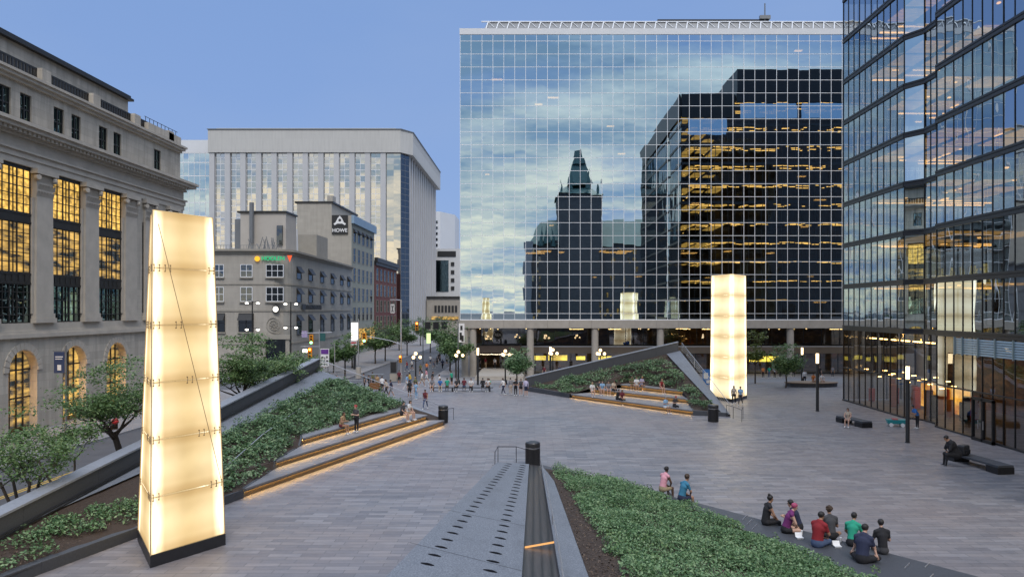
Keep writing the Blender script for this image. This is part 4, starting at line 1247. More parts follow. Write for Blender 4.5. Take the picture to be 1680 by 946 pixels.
m.build('sign_emblem', m_emit('red_emblem_glow', (.55, .08, .03), 1), root)
m = MB(); m.box(cX + .02, cX + .08, 133, 135, 9.2, 10.2); m.build('side_sign', M['sign_black'], root)
# worn, unreadable capitals beside it: one bar-shaped glyph after another
m = MB(); g_ = random.Random(14); y = 136
while y < 147:
    x = cX - 1.4 * (y - 128) / 47 + .05; w = g_.uniform(.5, .8)
    m.box(x, x + .08, y, y + .22, 9.3, 10.1); m.box(x, x + .08, y + w - .18, y + w, 9.3, 10.1)
    z = g_.choice((9.3, 9.65, 9.92)); m.box(x, x + .078, y + .2, y + w - .16, z, z + .18); y += w + .35
stuff(m.build('side_lettering', M['sign_black'], root))
# roof clutter: plant house, flue, railing, satellite masts
m = MB(); m.box(-52.5, -44.4, 136, 142, 19.1, 26.5); m.build('roof_house', m_plain('cream_render', (.44, .41, .37), .8, 0, .15, .6), root)
MB().box(-54.3, -52.6, 138, 143, 19.1, 25.6).build('roof_house', M['grey_metal'], root)
MB().box(-45.9, -44.9, 135.6, 135.95, 20.8, 24.2).build('roof_door', M['win_dark'], root)
MB().box(-53, -44.2, 135.7, 142.3, 26.5, 26.8).build('roof_slab', M['sign_black'], root)
m = MB(); m.tube((-50.2, 135.2, 21), (-50.2, 135.2, 28.2), .4, .4, 10); m.build('flue', M['grey_metal'], root)
m = MB(); g_ = random.Random(6)
for i in range(26):
    x = -56 + i * .5; m.tube((x, 131, 19.1), (x, 131, 20.3), .03, .03, 4)
m.tube((-56, 131, 20.3), (-43.5, 131, 20.3), .04, .04, 4)
for i in range(14):
    x = -51 + g_.uniform(0, 7); m.tube((x, 133.5, 19.1), (x + g_.uniform(-1, 1), 133.5, 20.5 + g_.random() * 1.6), .07, .07, 5)
m.tube((-58, 131, 19.1), (-58, 131, 23.8), .16, .16, 6)
stuff(m.build('roof_equipment', M['grey_metal'], root))
MB().box(-41.5, -37 - 1, 148, 156, 19.1, 23.2)
m = MB(); m.box(-46.6, -42.9, 150, 158, 19.1, 24.0); m.build('roof_house', M['stone_trim'], root)
m = MB(); m.tube((-45.7, 146, 19.1), (-45.9, 146, 24.6), .45, .45, 10); m.build('flue', M['white_panel'], root)

# ---- taller stone building with the painted square sign
XS = -42.8
root = thing('stone_office', 'six storey pale stone office with a black square emblem sign near the top', 'building', (XS, 178, 0))
m = MB(); m.box(-55.5, -47.4, 178, 203, 0, 34.1); m.box(-47.4, XS, 178.003, 203, 0, 31.2); m.build('wall', M['buff_f'], root)
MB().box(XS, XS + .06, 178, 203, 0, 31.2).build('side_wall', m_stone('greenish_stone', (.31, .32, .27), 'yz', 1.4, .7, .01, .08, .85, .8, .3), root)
MB().box(-56, -47, 177.8, 203, 34.1, 34.5).build('roof_edge', M['sign_black'], root)
MB().box(-48.5, -47.2, 178.1, 181, 34.5, 35.9).build('chimney', M['buff_f'], root)
m = MB(); m.box(XS + .06, XS + .7, 177.8, 203.2, 29.4, 31.3); m.build('cornice', m_plain('blue_painted_cornice', (.22, .32, .42), .6, 0, .2, 1), root)
for k in range(5):
    for i in range(5):
        window_s(root, 180.6 + i * 4.6, 2.5, 25.2 - k * 4.65, 28.4 - k * 4.65, XS + .06, 'win_dark', 'stone_trim', k == 0)
MB().box(XS + .06, XS + .3, 178.5, 202.5, .3, 4.6).build('shop_window', M['win_dim'], root)
sg = MB().box((545 - VX) * .1424, (571 - VX) * .1424, 177.7, 177.99, H - (384 - HZ) * .1424, H - (353 - HZ) * .1424).build('emblem_sign', M['sign_black'], root)
sx, sz = (558 - VX) * .1424, H - (368 - HZ) * .1424
m = MB()                                     # white dome-like emblem with a knob
pts = [(-1.45, -.35), (-1.0, -.1), (-.5, .9), (0, 1.5), (.5, .9), (1.0, -.1), (1.45, -.35), (1.2, -.75), (.55, -.35), (-.55, -.35), (-1.2, -.75)]
n_ = len(pts)
m._add([(sx + a, 177.68, sz + .5 + b) for a, b in pts], [tuple(range(n_))])
m.build('emblem', M['sign_white'], sg)
m = MB(); m.tube((sx, 177.66, sz + .95), (sx, 177.67, sz + .95), .33, .33, 14); m.build('emblem_dot', M['sign_black'], sg)
tx = bpy.data.objects.new('sign_lettering', text_mesh('HOWE', 1.15, .01, M['sign_white'], 'sign_lettering', .03)); C.objects.link(tx)
tx.parent = sg; tx.location = (sx - root.location.x, 177.66 - 178, sz - 1.45); tx.rotation_euler = (R(90), 0, 0)

# ---- brick building
root = thing('brick_building', 'narrow red brick building with a black cornice down the far street', 'building', (XS, 204, 0))
m = MB(); m.box(-60, XS + .1, 204, 236, 0, 22.4); m.build('wall', m_stone('red_brick', (.17, .06, .05), 'yz', .5, .2, .02, .2, .85, .7, .3), root)
m = MB(); m.box(XS, XS + .9, 203.6, 236.3, 22.0, 23.2); m.box(XS, XS + .5, 203.8, 236, 21.2, 22.0); m.build('cornice', M['sign_black'], root)
for k in range(4):
    for i in range(6): window_s(root, 206.7 + i * 5.2, 2.6, 17.2 - k * 4.3, 20.4 - k * 4.3, XS + .12, 'win_dark', 'stone_trim', False)
MB().box(XS + .1, XS + .3, 204.5, 235, .3, 3.8).build('shop_window', M['win_dark'], root)

# ---- tall concrete office with vertical glass strips
YT, k_ = 254.0, 254 / F
xl, xr = (341 - VX) * k_, (657 - VX) * k_
root = thing('concrete_tower', 'broad pale concrete office tower with vertical glass strips and a blank parapet', 'building', (xl, YT, 0))
M['pale_conc'] = m_stone('pale_concrete', (.52, .52, .5), 'xz', 5.2, 3.9, .03, .03, .85, .85, .3)
M['pale_fin'] = m_plain('pale_concrete_fin', (.5, .51, .52), .85, 0, .1, .2)
zp, zt2 = H - (250 - HZ) * k_, H - (211 - HZ) * k_
par = [(xl, YT), (xr, YT), (xr + 3.4, YT + 5), (xr + 3.4, YT + 80), (xl, YT + 80)]
m = MB(); m.prism(par, zp, zt2); m.prism([(xl + 2, YT + 2), (xr - 2, YT + 2), (xr - 2, YT + 70), (xl + 2, YT + 70)], zt2 + .01, zt2 + .6); m.build('parapet', M['pale_conc'], root)
m = MB(); m.prism([(p[0] - .2 if i in (0, 4) else p[0] + .25, p[1] - (.25 if i < 2 else 0)) for i, p in enumerate(par)], zt2 - .35, zt2 - .05); m.build('parapet_trim', M['grey_metal'], root)
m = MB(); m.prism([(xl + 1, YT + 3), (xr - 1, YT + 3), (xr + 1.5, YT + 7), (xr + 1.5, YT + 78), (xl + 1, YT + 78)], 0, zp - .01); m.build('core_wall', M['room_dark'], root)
mirror2 = m_glass('pale_strip_glass', (.80, .77, .70), .85, (.2, .2, .2), .35, (.12, .12, .12))
x = (351 - VX) * k_
i = 0
MB().box(xl + .3, x, YT + .3, YT + 1.8, 0, zp - .01).build('fin', M['pale_fin'], root)
while x < xr - 5:
    pb = MB(); us_ = [0, 1.72, 3.44]; zs_ = [2 + 2.0 * q for q in range(30)] + [zp - .05]
    panes(pb, (x, YT + 1.2, 0), (1, 0, 0), us_, zs_, .006, g3); wo = pb.build('window_strip', mirror2, root)
    bb = MB(); bars(bb, (x, YT + 1.2, 0), (1, 0, 0), us_, zs_, .14, .16, .05, .05); stuff(bb.build('strip_frame', M['white_metal'], wo))
    MB().box(x + 3.44, x + 5.2, YT + .3, YT + 1.8, 0, zp - .01).build('fin', M['pale_fin'], root)
    x += 5.2
pb = MB(); panes(pb, (x, YT + 1.25, 0), (1, 0, 0), [0, (xr - x) / 2, xr - x - .1], [2 + 2.0 * q for q in range(30)] + [zp - .05], .006, g3); wo = pb.build('window_strip', mirror2, root)
cg = MB(); A_ = Vector((xr - .1, YT + 1.2, 0)); B_ = Vector((xr + 2.0, YT + 5.4, 0)); L_ = (B_ - A_).length
panes(cg, A_, B_ - A_, [0, L_ / 2, L_], [2 + 2.0 * q for q in range(30)] + [zp - .05], .006, g3); wo = cg.build('window_strip', M['win_dark'], root)
bb = MB(); bars(bb, A_, B_ - A_, [0, L_ / 2, L_], [2 + 2.0 * q for q in range(30)] + [zp - .05], .14, .16, .05, .05); stuff(bb.build('strip_frame', M['grey_metal'], wo))
sc_ = m_plain('side_concrete', (.5, .51, .53), .85, 0, .12, .2)
for q in range(14):
    y = YT + 6 + q * 5.2
    MB().box(xr + 1.4, xr + 2.1, y, y + 1.6, 0, zp - .01).build('side_fin', sc_, root)
# ---- blue glass block behind the bank
root = thing('blue_glass_block', 'pale blue glass block between the bank and the concrete tower', 'building', (-118, 262, 0))
m = MB(); zz = [4.6 * q for q in range(1, 14)] + [63.0]; us_ = [1.9 * q for q in range(15)]
panes(m, (-136, 262, 0), (1, 0, 0), us_, zz, .008, g3); m.build('window_band', M['mirror'], root)
m = MB(); bars(m, (-136, 262, 0), (1, 0, 0), us_, zz, .14, .3, .1, .05); stuff(m.build('mullion_grid', M['white_metal'], root))
m = MB(); m.box(-136, -109.4, 262.3, 300, 0, 62.9); m.build('core_wall', M['room_dark'], root)
MB().box(-136.1, -109.3, 261.9, 300, 63.0, 67.5).build('crown', M['white_panel'], root)
# ---- far end of the street
M['far_white'] = m_plain('far_white_wall', (.62, .64, .66), .8, 0, .06, .1)
root = thing('white_office', 'white office with one glazed bay far down the street', 'building', (-45, 340, 0)); k_ = 340 / F
def fb(px0, px1, py0, py1, y0, y1, d): return MB().box((px0 - VX) * d / F, (px1 - VX) * d / F, y0, y1, max(0, H - (py1 - HZ) * d / F), H - (py0 - HZ) * d / F)
fb(690, 770, 408, 640, 340, 370, 340).build('wall', M['far_white'], root)
fb(700, 736, 427, 478, 339.7, 340, 340).build('glazed_bay', M['win_teal'], root)
fb(718, 748, 412, 421, 339.7, 340, 340).build('roof_opening', M['room_dark'], root)
for i in range(4): fb(740, 745.5, 430 + i * 13.2, 436 + i * 13.2, 339.6, 340, 340).build('window', M['room_dark'], root)
root = thing('pale_tower', 'pale tower standing behind the white office far down the street', 'building', (-66, 430, 0))
m = MB(); k_ = 430 / F
m.prism([((700 - VX) * k_, 430), ((722 - VX) * k_, 430), ((742 - VX) * k_, 445), ((742 - VX) * k_, 470), ((700 - VX) * k_, 470)], 0, H + (508 - 347) * k_); m.build('wall', M['far_white'], root)
for i in range(5): fb(711, 718, 362 + i * 9.5, 366 + i * 9.5, 429.6, 430, 430).build('window', M['win_dark'], root)
root = thing('arcaded_building', 'low grey stone building with arched windows at the end of the street', 'building', (-42, 300, 0))
fb(700, 790, 486, 640, 300, 330, 300).build('wall', M['buff_f'], root)
fb(700, 792, 486, 489, 299.4, 300, 300).build('cornice', M['sign_black'], root)
for i in range(7): fb(713 + i * 5.6, 716.5 + i * 5.6, 501, 512, 299.7, 300, 300).build('window', M['room_dark'], root)
fb(708, 752, 519, 524, 299.5, 300, 300).build('shop_sign', M['win_dim'], root)
# ------------------------------------------------------------------ glowing lanterns
def lantern_mat(name, base, tube, strength):
    t = NT(name); uv = t.n('ShaderNodeTexCoord').outputs['UV']
    sp = t.n('ShaderNodeSeparateXYZ'); t.l(uv, sp.inputs[0]); u, v = sp.outputs[0], sp.outputs[1]
    # tube glow near the two vertical edges and dimmer joints, painted into the emission
    e1 = t.ramp(u, [(0, (.25,) * 3), (.045, (1,) * 3), (.09, (.55,) * 3), (.19, (.1,) * 3), (.5, (0,) * 3), (.83, (.08,) * 3), (.92, (.5,) * 3), (.96, (1,) * 3), (1, (.4,) * 3)], 'EASE')
    jv = t.ramp(v, [(0, (.6, .54, .45)), (.03, (.76, .69, .6)), (.2, (.95, .93, .9)), (.5, (1.08, 1.1, 1.12)), (.8, (.95, .93, .9)), (.97, (.74, .67, .57)), (1, (.6, .54, .45))], 'EASE')
    n = t.noise(t.obj(), .45, 3)
    b = t.mix(t.ramp(n, [(.3, (0,) * 3), (.7, (1,) * 3)]), tuple(x * .86 for x in base), tuple(min(1.2, x * 1.1) for x in base))
    c = t.mix(e1, b, tube)
    c = t.mix(1.0, c, jv, 'MULTIPLY')
    em = t.n('ShaderNodeEmission'); t.l(c, em.inputs[0]); em.inputs[1].default_value = strength
    g = t.n('ShaderNodeBsdfGlossy'); g.inputs['Roughness'].default_value = .25
    mx = t.n('ShaderNodeMixShader'); mx.inputs[0].default_value = .05
    t.l(em.outputs[0], mx.inputs[1]); t.l(g.outputs[0], mx.inputs[2]); t.l(mx.outputs[0], t.out.inputs[0])
    return t.mat


M['lantern'] = lantern_mat('lantern_glass', (.9, .66, .33), (2.6, 2.25, 1.6), .55)
M['lantern_far'] = lantern_mat('far_lantern_glass', (1.08, .88, .54), (2.4, 2.15, 1.6), .58)
M['lantern_clip'] = m_plain('lantern_clip', (.32, .24, .14), .4, .3, .1, 3)
M['lantern_edge'] = m_plain('lantern_frame', (.55, .4, .22), .4, .3, .1, 3)


def lantern(label, bot, top, zb, zt, mat, detail=True, grp='glowing lantern towers on the plaza'):
    root = thing('light_tower', label, 'lantern', (sum(p[0] for p in bot) / 4, sum(p[1] for p in bot) / 4, 0), grp)
    bot = [Vector((*p, 0)) for p in bot]; top = [Vector((*p, zt)) for p in top]
    ctr = sum(bot, Vector()) / 4
    pl_ = [(p + (p - ctr).normalized() * .03)[:2] for p in bot]
    MB().prism(pl_, .003, zb).build('plinth', M['plinth'], root)
    N = 6
    def at(i, f): return bot[i].lerp(top[i], (zb + f * (zt - zb)) / zt)
    for i in range(4):
        j = (i + 1) % 4
        for k in range(N):
            f0, f1 = k / N + .0015, (k + 1) / N - .0015
            m = MB(); m.quad(at(i, f0), at(j, f0), at(j, f1), at(i, f1), 0, True)
            m.build('glass_panel', mat, root)
    m = MB(); m.quad(*[at(i, 1.0) for i in range(4)]); m.build('top_panel', mat, root)
    for i in range(4):
        o = (at(i, .5) - Vector((*ctr.to_2d(), at(i, .5).z))).normalized() * .02
        m = MB(); m.tube(at(i, 0) + o, at(i, 1) + o, .022, .018, 5); m.build('corner_trim', M['lantern_edge'], root)
    if detail:
        for (i, j) in ((3, 0), (0, 1)):
            for k in range(1, N):
                nn = (at(j, .5) - at(i, .5)).cross(Vector((0, 0, 1))).normalized()
                if nn.dot(at(i, .5) - Vector((*ctr.to_2d(), 0))) < 0: nn = -nn
                m = MB(); m.tube(at(i, k / N) + nn * .012, at(j, k / N) + nn * .012, .007, .007, 5); m.build('joint_trim', M['lantern_edge'], root)
                dpos = [.06, .94] + [max(.1, min(.9, 1.02 - k / N * .95))]
                for q in dpos:
                    m = MB(); c = at(i, k / N).lerp(at(j, k / N), q)
                    u = (at(j, k / N) - at(i, k / N)).normalized()
                    for a in (-.11, .11):
                        for b in (-.11, .11):
                            p = c + u * a + Vector((0, 0, b)); m.tube(p, p + nn * .035, .026, .022, 7)
                        m.tube(c + u * a + Vector((0, 0, -.11)) + nn * .03, c + u * a + Vector((0, 0, .11)) + nn * .03, .012, .012, 4)
                    m.tube(c - u * .11 + nn * .03, c + u * .11 + nn * .03, .01, .01, 4)
                    m.build('clip', M['lantern_clip'], root)
        i, j = 0, 1
        nn = (at(j, .5) - at(i, .5)).cross(Vector((0, 0, 1))).normalized()
        if nn.dot(at(i, .5) - Vector((*ctr.to_2d(), 0))) < 0: nn = -nn
        m = MB(); m.tube(at(i, .96).lerp(at(j, .96), .07) + nn * .06, at(i, .17).lerp(at(j, .17), .97) + nn * .06, .012, .012, 5)
        m.build('brace_cable', M['lantern_clip'], root)
    return root


zt1 = 12.75
LF, LR, LL = P(247, 931)[:2], P(369, 893)[:2], P(226.5, 886)[:2]
LB = (LL[0] + LR[0] - LF[0], LL[1] + LR[1] - LF[1])
def TT(px, d): return ((px - VX) * d / F, d)
TF, TR, TL = TT(250.5, 27.0), TT(348.5, 29.4), TT(248.4, 28.6)
TB = (TL[0] + TR[0] - TF[0], TL[1] + TR[1] - TF[1])
lantern('tall tapered amber glass light tower standing nearest at the left', [LF, LR, LB, LL], [TF, TR, TB, TL], .44, zt1, M['lantern'])
dB = 75.0
rf, rr_, rl_ = P(1201, 659.5)[:2], P(1225, 653)[:2], P(1165, 653)[:2]
rb = (rl_[0] + rr_[0] - rf[0], rl_[1] + rr_[1] - rf[1])
tp = [TT(1201, rf[1] - .6), TT(1223.5, rr_[1]), None, TT(1167.5, rl_[1])]
tp[2] = (tp[3][0] + tp[1][0] - tp[0][0], tp[3][1] + tp[1][1] - tp[0][1])
lantern('pale amber glass light tower beyond the far planting, two people walking past', [rf, rr_, rb, rl_], tp, .3, zt1, M['lantern_far'], False)
x3, y3 = 25.5, 33.0
lantern('third light tower beside the near end of the plaza, seen mirrored in the glass facade', [(x3 - 1.4, y3 - 1), (x3 + 1.2, y3 - 1.6), (x3 + 1.9, y3 + 1.2), (x3 - 1.7, y3 + 1.7)], [(x3 - 1.2, y3 - .8), (x3 + 1.1, y3 - 1.4), (x3 + 1.7, y3 + 1.0), (x3 - 1.3, y3 + 1.3)], .4, zt1, M['lantern_far'], False)

# ------------------------------------------------------------------ street furniture
def bin_(label, px, py, w, h, z=0.0):
    b = P(px, py, z)
    root = thing('litter_bin', label, 'bin', b, 'black litter bins')
    MB().lathe([(w * .96, 0), (w, .04), (w, h * .72), (w * .97, h * .74)], n=24).build('body', M['black_metal'], root, local=True)
    MB().lathe([(w * .9, h * .74), (w * .9, h * .78)], n=20).build('band', M['steel'], root, local=True)
    MB().lathe([(w * 1.0, h * .78), (w, h * .93), (w * .93, h * .97), (w * .6, h), (.02, h)], n=24).build('lid', M['dark_metal'], root, local=True)
    m = MB(); m.box(-w * .45, w * .45, -w * 1.04, -w * .9, h * .8, h * .91); m.build('slot', M['sign_black'], root, local=True)
    return root
bin_('black litter bin at the low corner of the foreground ramp', 874, 765, .44, 1.48)
bin_('black litter bin at the foot of the left seating steps', 727, 693, .4, 1.42)
bin_('black litter bin at the low corner of the far planting', 1170, 691, .44, 1.42)
def hoop(label, pts, h, mat=None):
    root = thing('guard_rail', label, 'railing', pts[0], 'short guard rails at the planter corners')
    mat = mat or M['black_metal']
    MB().path([Vector(p) + Vector((0, 0, h)) for p in pts], .022).build('top_rail', mat, root)
    for p in pts: MB().tube(p, Vector(p) + Vector((0, 0, h)), .02, .02, 6).build('post', mat, root)
hoop('thin black guard rail at the low corner of the foreground ramp', [P(812, 768), P(817, 758), P(847, 758), P(872, 766)], .95)
hoop('thin black guard rail beside the bin at the foot of the left steps', [P(731, 690), P(735, 689), P(744, 687.5)], .95)
hoop('thin black guard rail beyond the bin at the far planting corner', [P(1192, 683), P(1203, 686), P(1217, 692), P(1219, 686)], 1.0)

def pole_lamp(label, px, py, htop, d=None):
    b = P(px, py) if d is None else ((px - VX) * d / F, d, gz(d))
    htop -= b[2]
    root = thing('bollard_lamp', label, 'lamp post', b, 'slim lamp posts with glowing tops')
    MB().lathe([(.17, 0), (.17, .05), (.135, .06), (.135, htop - .95)], n=14).build('pole', M['dark_metal'], root, local=True)
    MB().lathe([(.12, htop - .95), (.13, htop - .06)], n=14).build('lamp_head', M['lamp_glow'], root, local=True)
    m = MB()
    for i in range(4): m.tube((.145 * math.cos(i * 1.571), .145 * math.sin(i * 1.571), htop - .96), (.145 * math.cos(i * 1.571), .145 * math.sin(i * 1.571), htop - .03), .014, .014, 4)
    m.lathe([(.16, htop - .06), (.16, htop)], n=14); m.build('lamp_cage', M['dark_metal'], root, local=True)
pole_lamp('slim lamp post beyond the bench with the seated woman', 1341, 674, 5.3)
pole_lamp('slim lamp post close to the glass tower beside the teal wagon', 1489, 725.5, 5.35)
pole_lamp('slim lamp post before the corner columns of the mirror glass block', 784, 631, 4.5)
pole_lamp('slim lamp post behind the round planter bench under the mirror block', 1316, 0, 4.4, 98)
pole_lamp('slim lamp post behind the far parapet, near the tree in a planter', 903, 0, 4.4, 100)

def globes(label, px, d, zc):
    b = ((px - VX) * d / F, d, gz(d)); zc -= gz(d)
    root = thing('globe_lamp', label, 'street lamp', b, 'old style lamp standards with clustered globes')
    MB().lathe([(.24, 0), (.22, .5), (.1, .62), (.07, zc - .2)], n=10).build('standard', M['black_metal'], root, local=True)
    m = MB()
    for i in range(3):
        a = i * math.pi * 2 / 3 + .15; m.path([(0, 0, zc - .5), (.35 * math.cos(a), .35 * math.sin(a), zc - .45), (.55 * math.cos(a), .55 * math.sin(a), zc - .2)], .03)
    m.build('bracket', M['black_metal'], root, local=True)
    for i in range(3):
        a = i * math.pi * 2 / 3 + .15; MB().ball((.55 * math.cos(a), .55 * math.sin(a), zc), .19, 10, 7).build('globe', M['globe_glow'], root, local=True, smooth=True)
    MB().ball((0, 0, zc + .45), .2, 10, 7).build('globe', M['globe_glow'], root, local=True, smooth=True)
globes('globe lamp standard at the street corner left of the mirror glass block', 682, 95, 3.3)
globes('globe lamp standard just left of the pair of concrete corner columns', 752, 97, 3.4)
globes('globe lamp standard before the fairy-lit terrace', 829, 97, 3.5)
globes('globe lamp standard rising behind the middle of the far parapet', 907, 98, 3.6)
globes('globe lamp standard rising behind the high end of the far parapet', 985, 99, 3.5)

def bench(label, p0, p1, w=.6, h=.48):
    a, b = Vector(P(*p0)), Vector(P(*p1)); u = (b - a).normalized(); ang = math.atan2(u.y, u.x); L = (b - a).length
    root = thing('plaza_bench', label, 'bench', a, None, ang)
    m = MB()
    m.box(.02, L - .02, -w / 2, w / 2, h - .12, h)
    so_ = m.build('seat', M['dark_granite'], root, local=True, bevel=.012)
    m = MB()
    for i in range(1, 6): m.box(L * i / 6 - .008, L * i / 6 + .008, -w / 2 - .004, w / 2 + .004, h - .06, h + .004)
    stuff(m.build('seat_joint', M['sign_black'], root, local=True))
    MB().box(0, .9, -w / 2 - .03, w / 2 + .03, .003, h - .124).build('end_block', M['black_metal'], root, local=True, bevel=.015)
    MB().box(L - 1.0, L, -w / 2 - .03, w / 2 + .03, .003, h - .124).build('end_block', M['black_metal'], root, local=True, bevel=.015)
    return root
bench('long black bench near the glass tower doors, dark figure at its far end', (1562, 752), (1651, 778), .95, .5)
bench('black bench beside the glass tower where a woman sits alone', (1379, 691), (1423, 701.5), .85, .5)

# round planter bench under the block, with tree
b = ((1331 - VX) * 92 / F, 92, .003)
root = thing('round_bench', 'long low curved stone bench before the lit shops at the right', 'bench', b)
m = MB(); pts = [(3.1 * math.cos(a), 1.5 * math.sin(a)) for a in [2 * math.pi * i / 28 for i in range(28)]]
m.prism(pts, .01, .42); m.build('bench_base', M['dark_granite'], root, local=True)
m = MB(); m.prism([(x * 1.04, y * 1.06) for x, y in pts], .42, .5); m.build('bench_top', m_plain('bench_timber', (.22, .15, .1), .6), root, local=True)
# left pavement bench
b = P(180, 706)
root = thing('street_bench', 'dark slatted bench on the far pavement with a red bag on it', 'bench', b, None, R(96))
m = MB()
for i in range(4): m.box(-.9, .9, -.25 + i * .13, -.15 + i * .13, .43, .47)
m.build('seat', M['dark_metal'], root, local=True); stuff(root.children[-1])
m = MB()
for i in range(3): m.box(-.9, .9, .3, .34, .52 + i * .14, .62 + i * .14)
m.build('backrest', M['dark_metal'], root, local=True); stuff(root.children[-1])
for s in (-.8, .8):
    m = MB(); m.box(s - .03, s + .03, -.25, .32, .003, .43); m.build('leg', M['black_metal'], root, local=True)
bb_ = thing('red_bag', 'red bag resting on the dark bench across the street', 'bag', (b[0] + .25, b[1] + .3, .47))
m = MB(); m.ball((0, 0, .2), .3, 10, 7, 0, (.8, 1, .75)); m.build('bag_body', m_plain('red_cloth', (.5, .03, .03), .7), bb_, local=True, smooth=True)
m = MB(); m.path([(0, -.15, .38), (0, -.1, .55), (0, .1, .55), (0, .15, .38)], .02); m.build('handle', M['black_metal'], bb_, local=True)

# banner pole, sign, masts, signals
b = ((108 - VX) * 55.5 / F, 55.5, 0)
root = thing('banner_pole', 'grey pole with a dark blue banner and a small street sign before the bank', 'pole', b)
MB().lathe([(.09, 0), (.07, 6.6)], n=10).build('pole', M['grey_metal'], root, local=True)
m = MB(); m.box(-.86, -.08, -.015, .015, 4.6, 6.15); bo = m.build('banner', m_plain('navy_cloth', (.03, .05, .12), .8), root, local=True)
m = MB(); m.box(-.6, -.33, -.03, -.016, 4.8, 5.2); m.box(-.75, -.2, -.03, -.016, 5.75, 5.82); m.box(-.75, -.25, -.03, -.016, 5.6, 5.66); stuff(m.build('banner_mark', M['sign_white'], bo, local=True))
m = MB(); m.tube((-.95, 0, 6.2), (0, 0, 6.2), .025); m.build('bracket', M['grey_metal'], root, local=True)
m = MB(); m.box(.12, 1.15, -.02, .02, 1.75, 2.2); m.build('sign_plate', M['sign_black'], root, local=True)

def twin_lamp(label, px, d, zs_):
    b = ((px - VX) * d / F, d, 0)
    root = thing('twin_street_lamp', label, 'street lamp', b, 'tall street lamps before the corner building')
    MB().lathe([(.12, 0), (.08, zs_[0] + .3)], n=8).build('pole', M['black_metal'], root, local=True)
    for z in zs_:
        m = MB(); m.tube((-1.0, 0, z + .2), (1.0, 0, z + .2), .04); m.build('arm', M['black_metal'], root, local=True)
        for s in (-.75, .75):
            m = MB(); m.ball((s, 0, z), .24, 10, 6, 0, (1, .6, .4)); m.build('lamp_head', M['cool_glow'], root, local=True, smooth=True)
twin_lamp('tall twin lamp in front of the corner building clock, left one', 414, 103, (10.1, 6.5))
twin_lamp('tall twin lamp right of the corner building clock, by the street crossing', 477, 106, (10.0, 6.7))

def signal_head(root, x, y, z, green=True, s=1.0):
    m = MB(); m.box(x - .2 * s, x + .2 * s, y - .15, y + .15, z - .55 * s, z + .55 * s); h = m.build('signal_head', M['signal_yellow'], root, local=True)
    for i, (q, c) in enumerate(((.35, 'r'), (0, 'a'), (-.35, 'g'))):
        m = MB(); m.tube((x, y - .19, z + q * s), (x, y - .16, z + q * s), .12 * s, .12 * s, 10)
        mt = M['sign_black']
        if c == 'g' and green: mt = M.setdefault('go_glow', m_emit('green_signal_glow', (.1, 1, .5), 7))
        if c == 'r' and not green: mt = M.setdefault('stop_glow', m_emit('orange_signal_glow', (1, .2, .03), 7))
        m.build('lens', mt, h, local=True)
        m = MB(); m.tube((x, y - .3, z + q * s + .02), (x, y - .16, z + q * s + .05), .14 * s, .14 * s, 8, 0, False); m.build('visor', M['signal_yellow'], h, local=True)
b = ((524 - VX) * 108 / F, 108, 0)
root = thing('traffic_signal', 'street corner signal pole with two yellow heads and small signs', 'traffic light', b)
MB().lathe([(.1, 0), (.08, 6.4)], n=8).build('pole', M['steel'], root, local=True)
signal_head(root, -1.1, -.05, 5.0, True, 1.25); signal_head(root, -1.3, -.05, 3.1, False, 1.35)
m = MB(); m.tube((-2.6, 0, 4.0), (.1, 0, 4.0), .035); m.tube((-2.6, 0, 5.9), (1.8, 0, 6.0), .05); m.build('arm', M['steel'], root, local=True)
m = MB(); m.box(.1, .85, -.03, .03, 4.8, 5.9); m.build('sign_plate', m_plain('teal_sign', (.02, .1, .1), .6), root, local=True)
m = MB(); m.box(-2.5, -1.7, -.03, .03, 5.3, 6.2); m.build('sign_plate', m_plain('mauve_sign', (.35, .3, .5), .6), root, local=True)
m = MB(); m.box(-2.3, -1.75, -.1, .0, 3.2, 3.6); m.build('lamp_box', M['cool_glow'], root, local=True)
b = ((533 - VX) * 112 / F, 112, 0)
root = thing('information_panel', 'purple and white information panel at the street corner behind the parapet tip', 'sign', b)
m = MB(); m.box(-.62, .62, -.08, .08, .9, 3.5); pn = m.build('panel', M['sign_white'], root, local=True)
m = MB(); m.box(-.55, .55, -.1, -.082, 2.7, 3.4); m.build('panel_header', m_plain('purple_print', (.12, .03, .25), .6), pn, local=True)
m = MB(); g_ = random.Random(3)
for i in range(9): 
    x, z = -.5 + (i % 3) * .36, 1.1 + (i // 3) * .5; m.box(x, x + g_.uniform(.1, .28), -.1, -.082, z, z + g_.uniform(.1, .35))
stuff(m.build('panel_print', M['sign_black'], pn, local=True))
m = MB(); m.box(-.5, -.4, -.05, .05, .003, .9); m.box(.4, .5, -.05, .05, .003, .9); stuff(m.build('leg', M['grey_metal'], root, local=True))
b = ((658 - VX) * 104 / F, 104, 0)
root = thing('street_light_mast', 'tall pale street light mast carrying a signal arm across the street', 'lamp post', b)
MB().lathe([(.2, 0), (.2, .4), (.13, .5), (.1, 10.6)], n=10).build('mast', M['steel'], root, local=True)
m = MB(); m.path([(0, 0, 10.5), (-1.1, 0, 10.6)], .06); m.box(-1.5, -.7, -.12, .12, 10.5, 10.64); m.build('lamp_arm', M['steel'], root, local=True)
m = MB(); m.path([(0, 0, 4.5), (-1.5, 0, 5.0), (-4.6, 0, 5.6)], .05); m.build('signal_arm', M['steel'], root, local=True)
signal_head(root, -5.0, 0, 5.4, True, 1.2); signal_head(root, -.05, -.2, 2.5, False, .9)
b = ((694 - VX) * 150 / F, 150, 0)
root = thing('traffic_signal', 'far signal arm hung with an orange-lit head and black signs above the street', 'traffic light', b)
MB().lathe([(.1, 0), (.08, 7.2)], n=8).build('pole', M['grey_metal'], root, local=True)
signal_head(root, -1.2, 0, 6.0, False, 1.5)
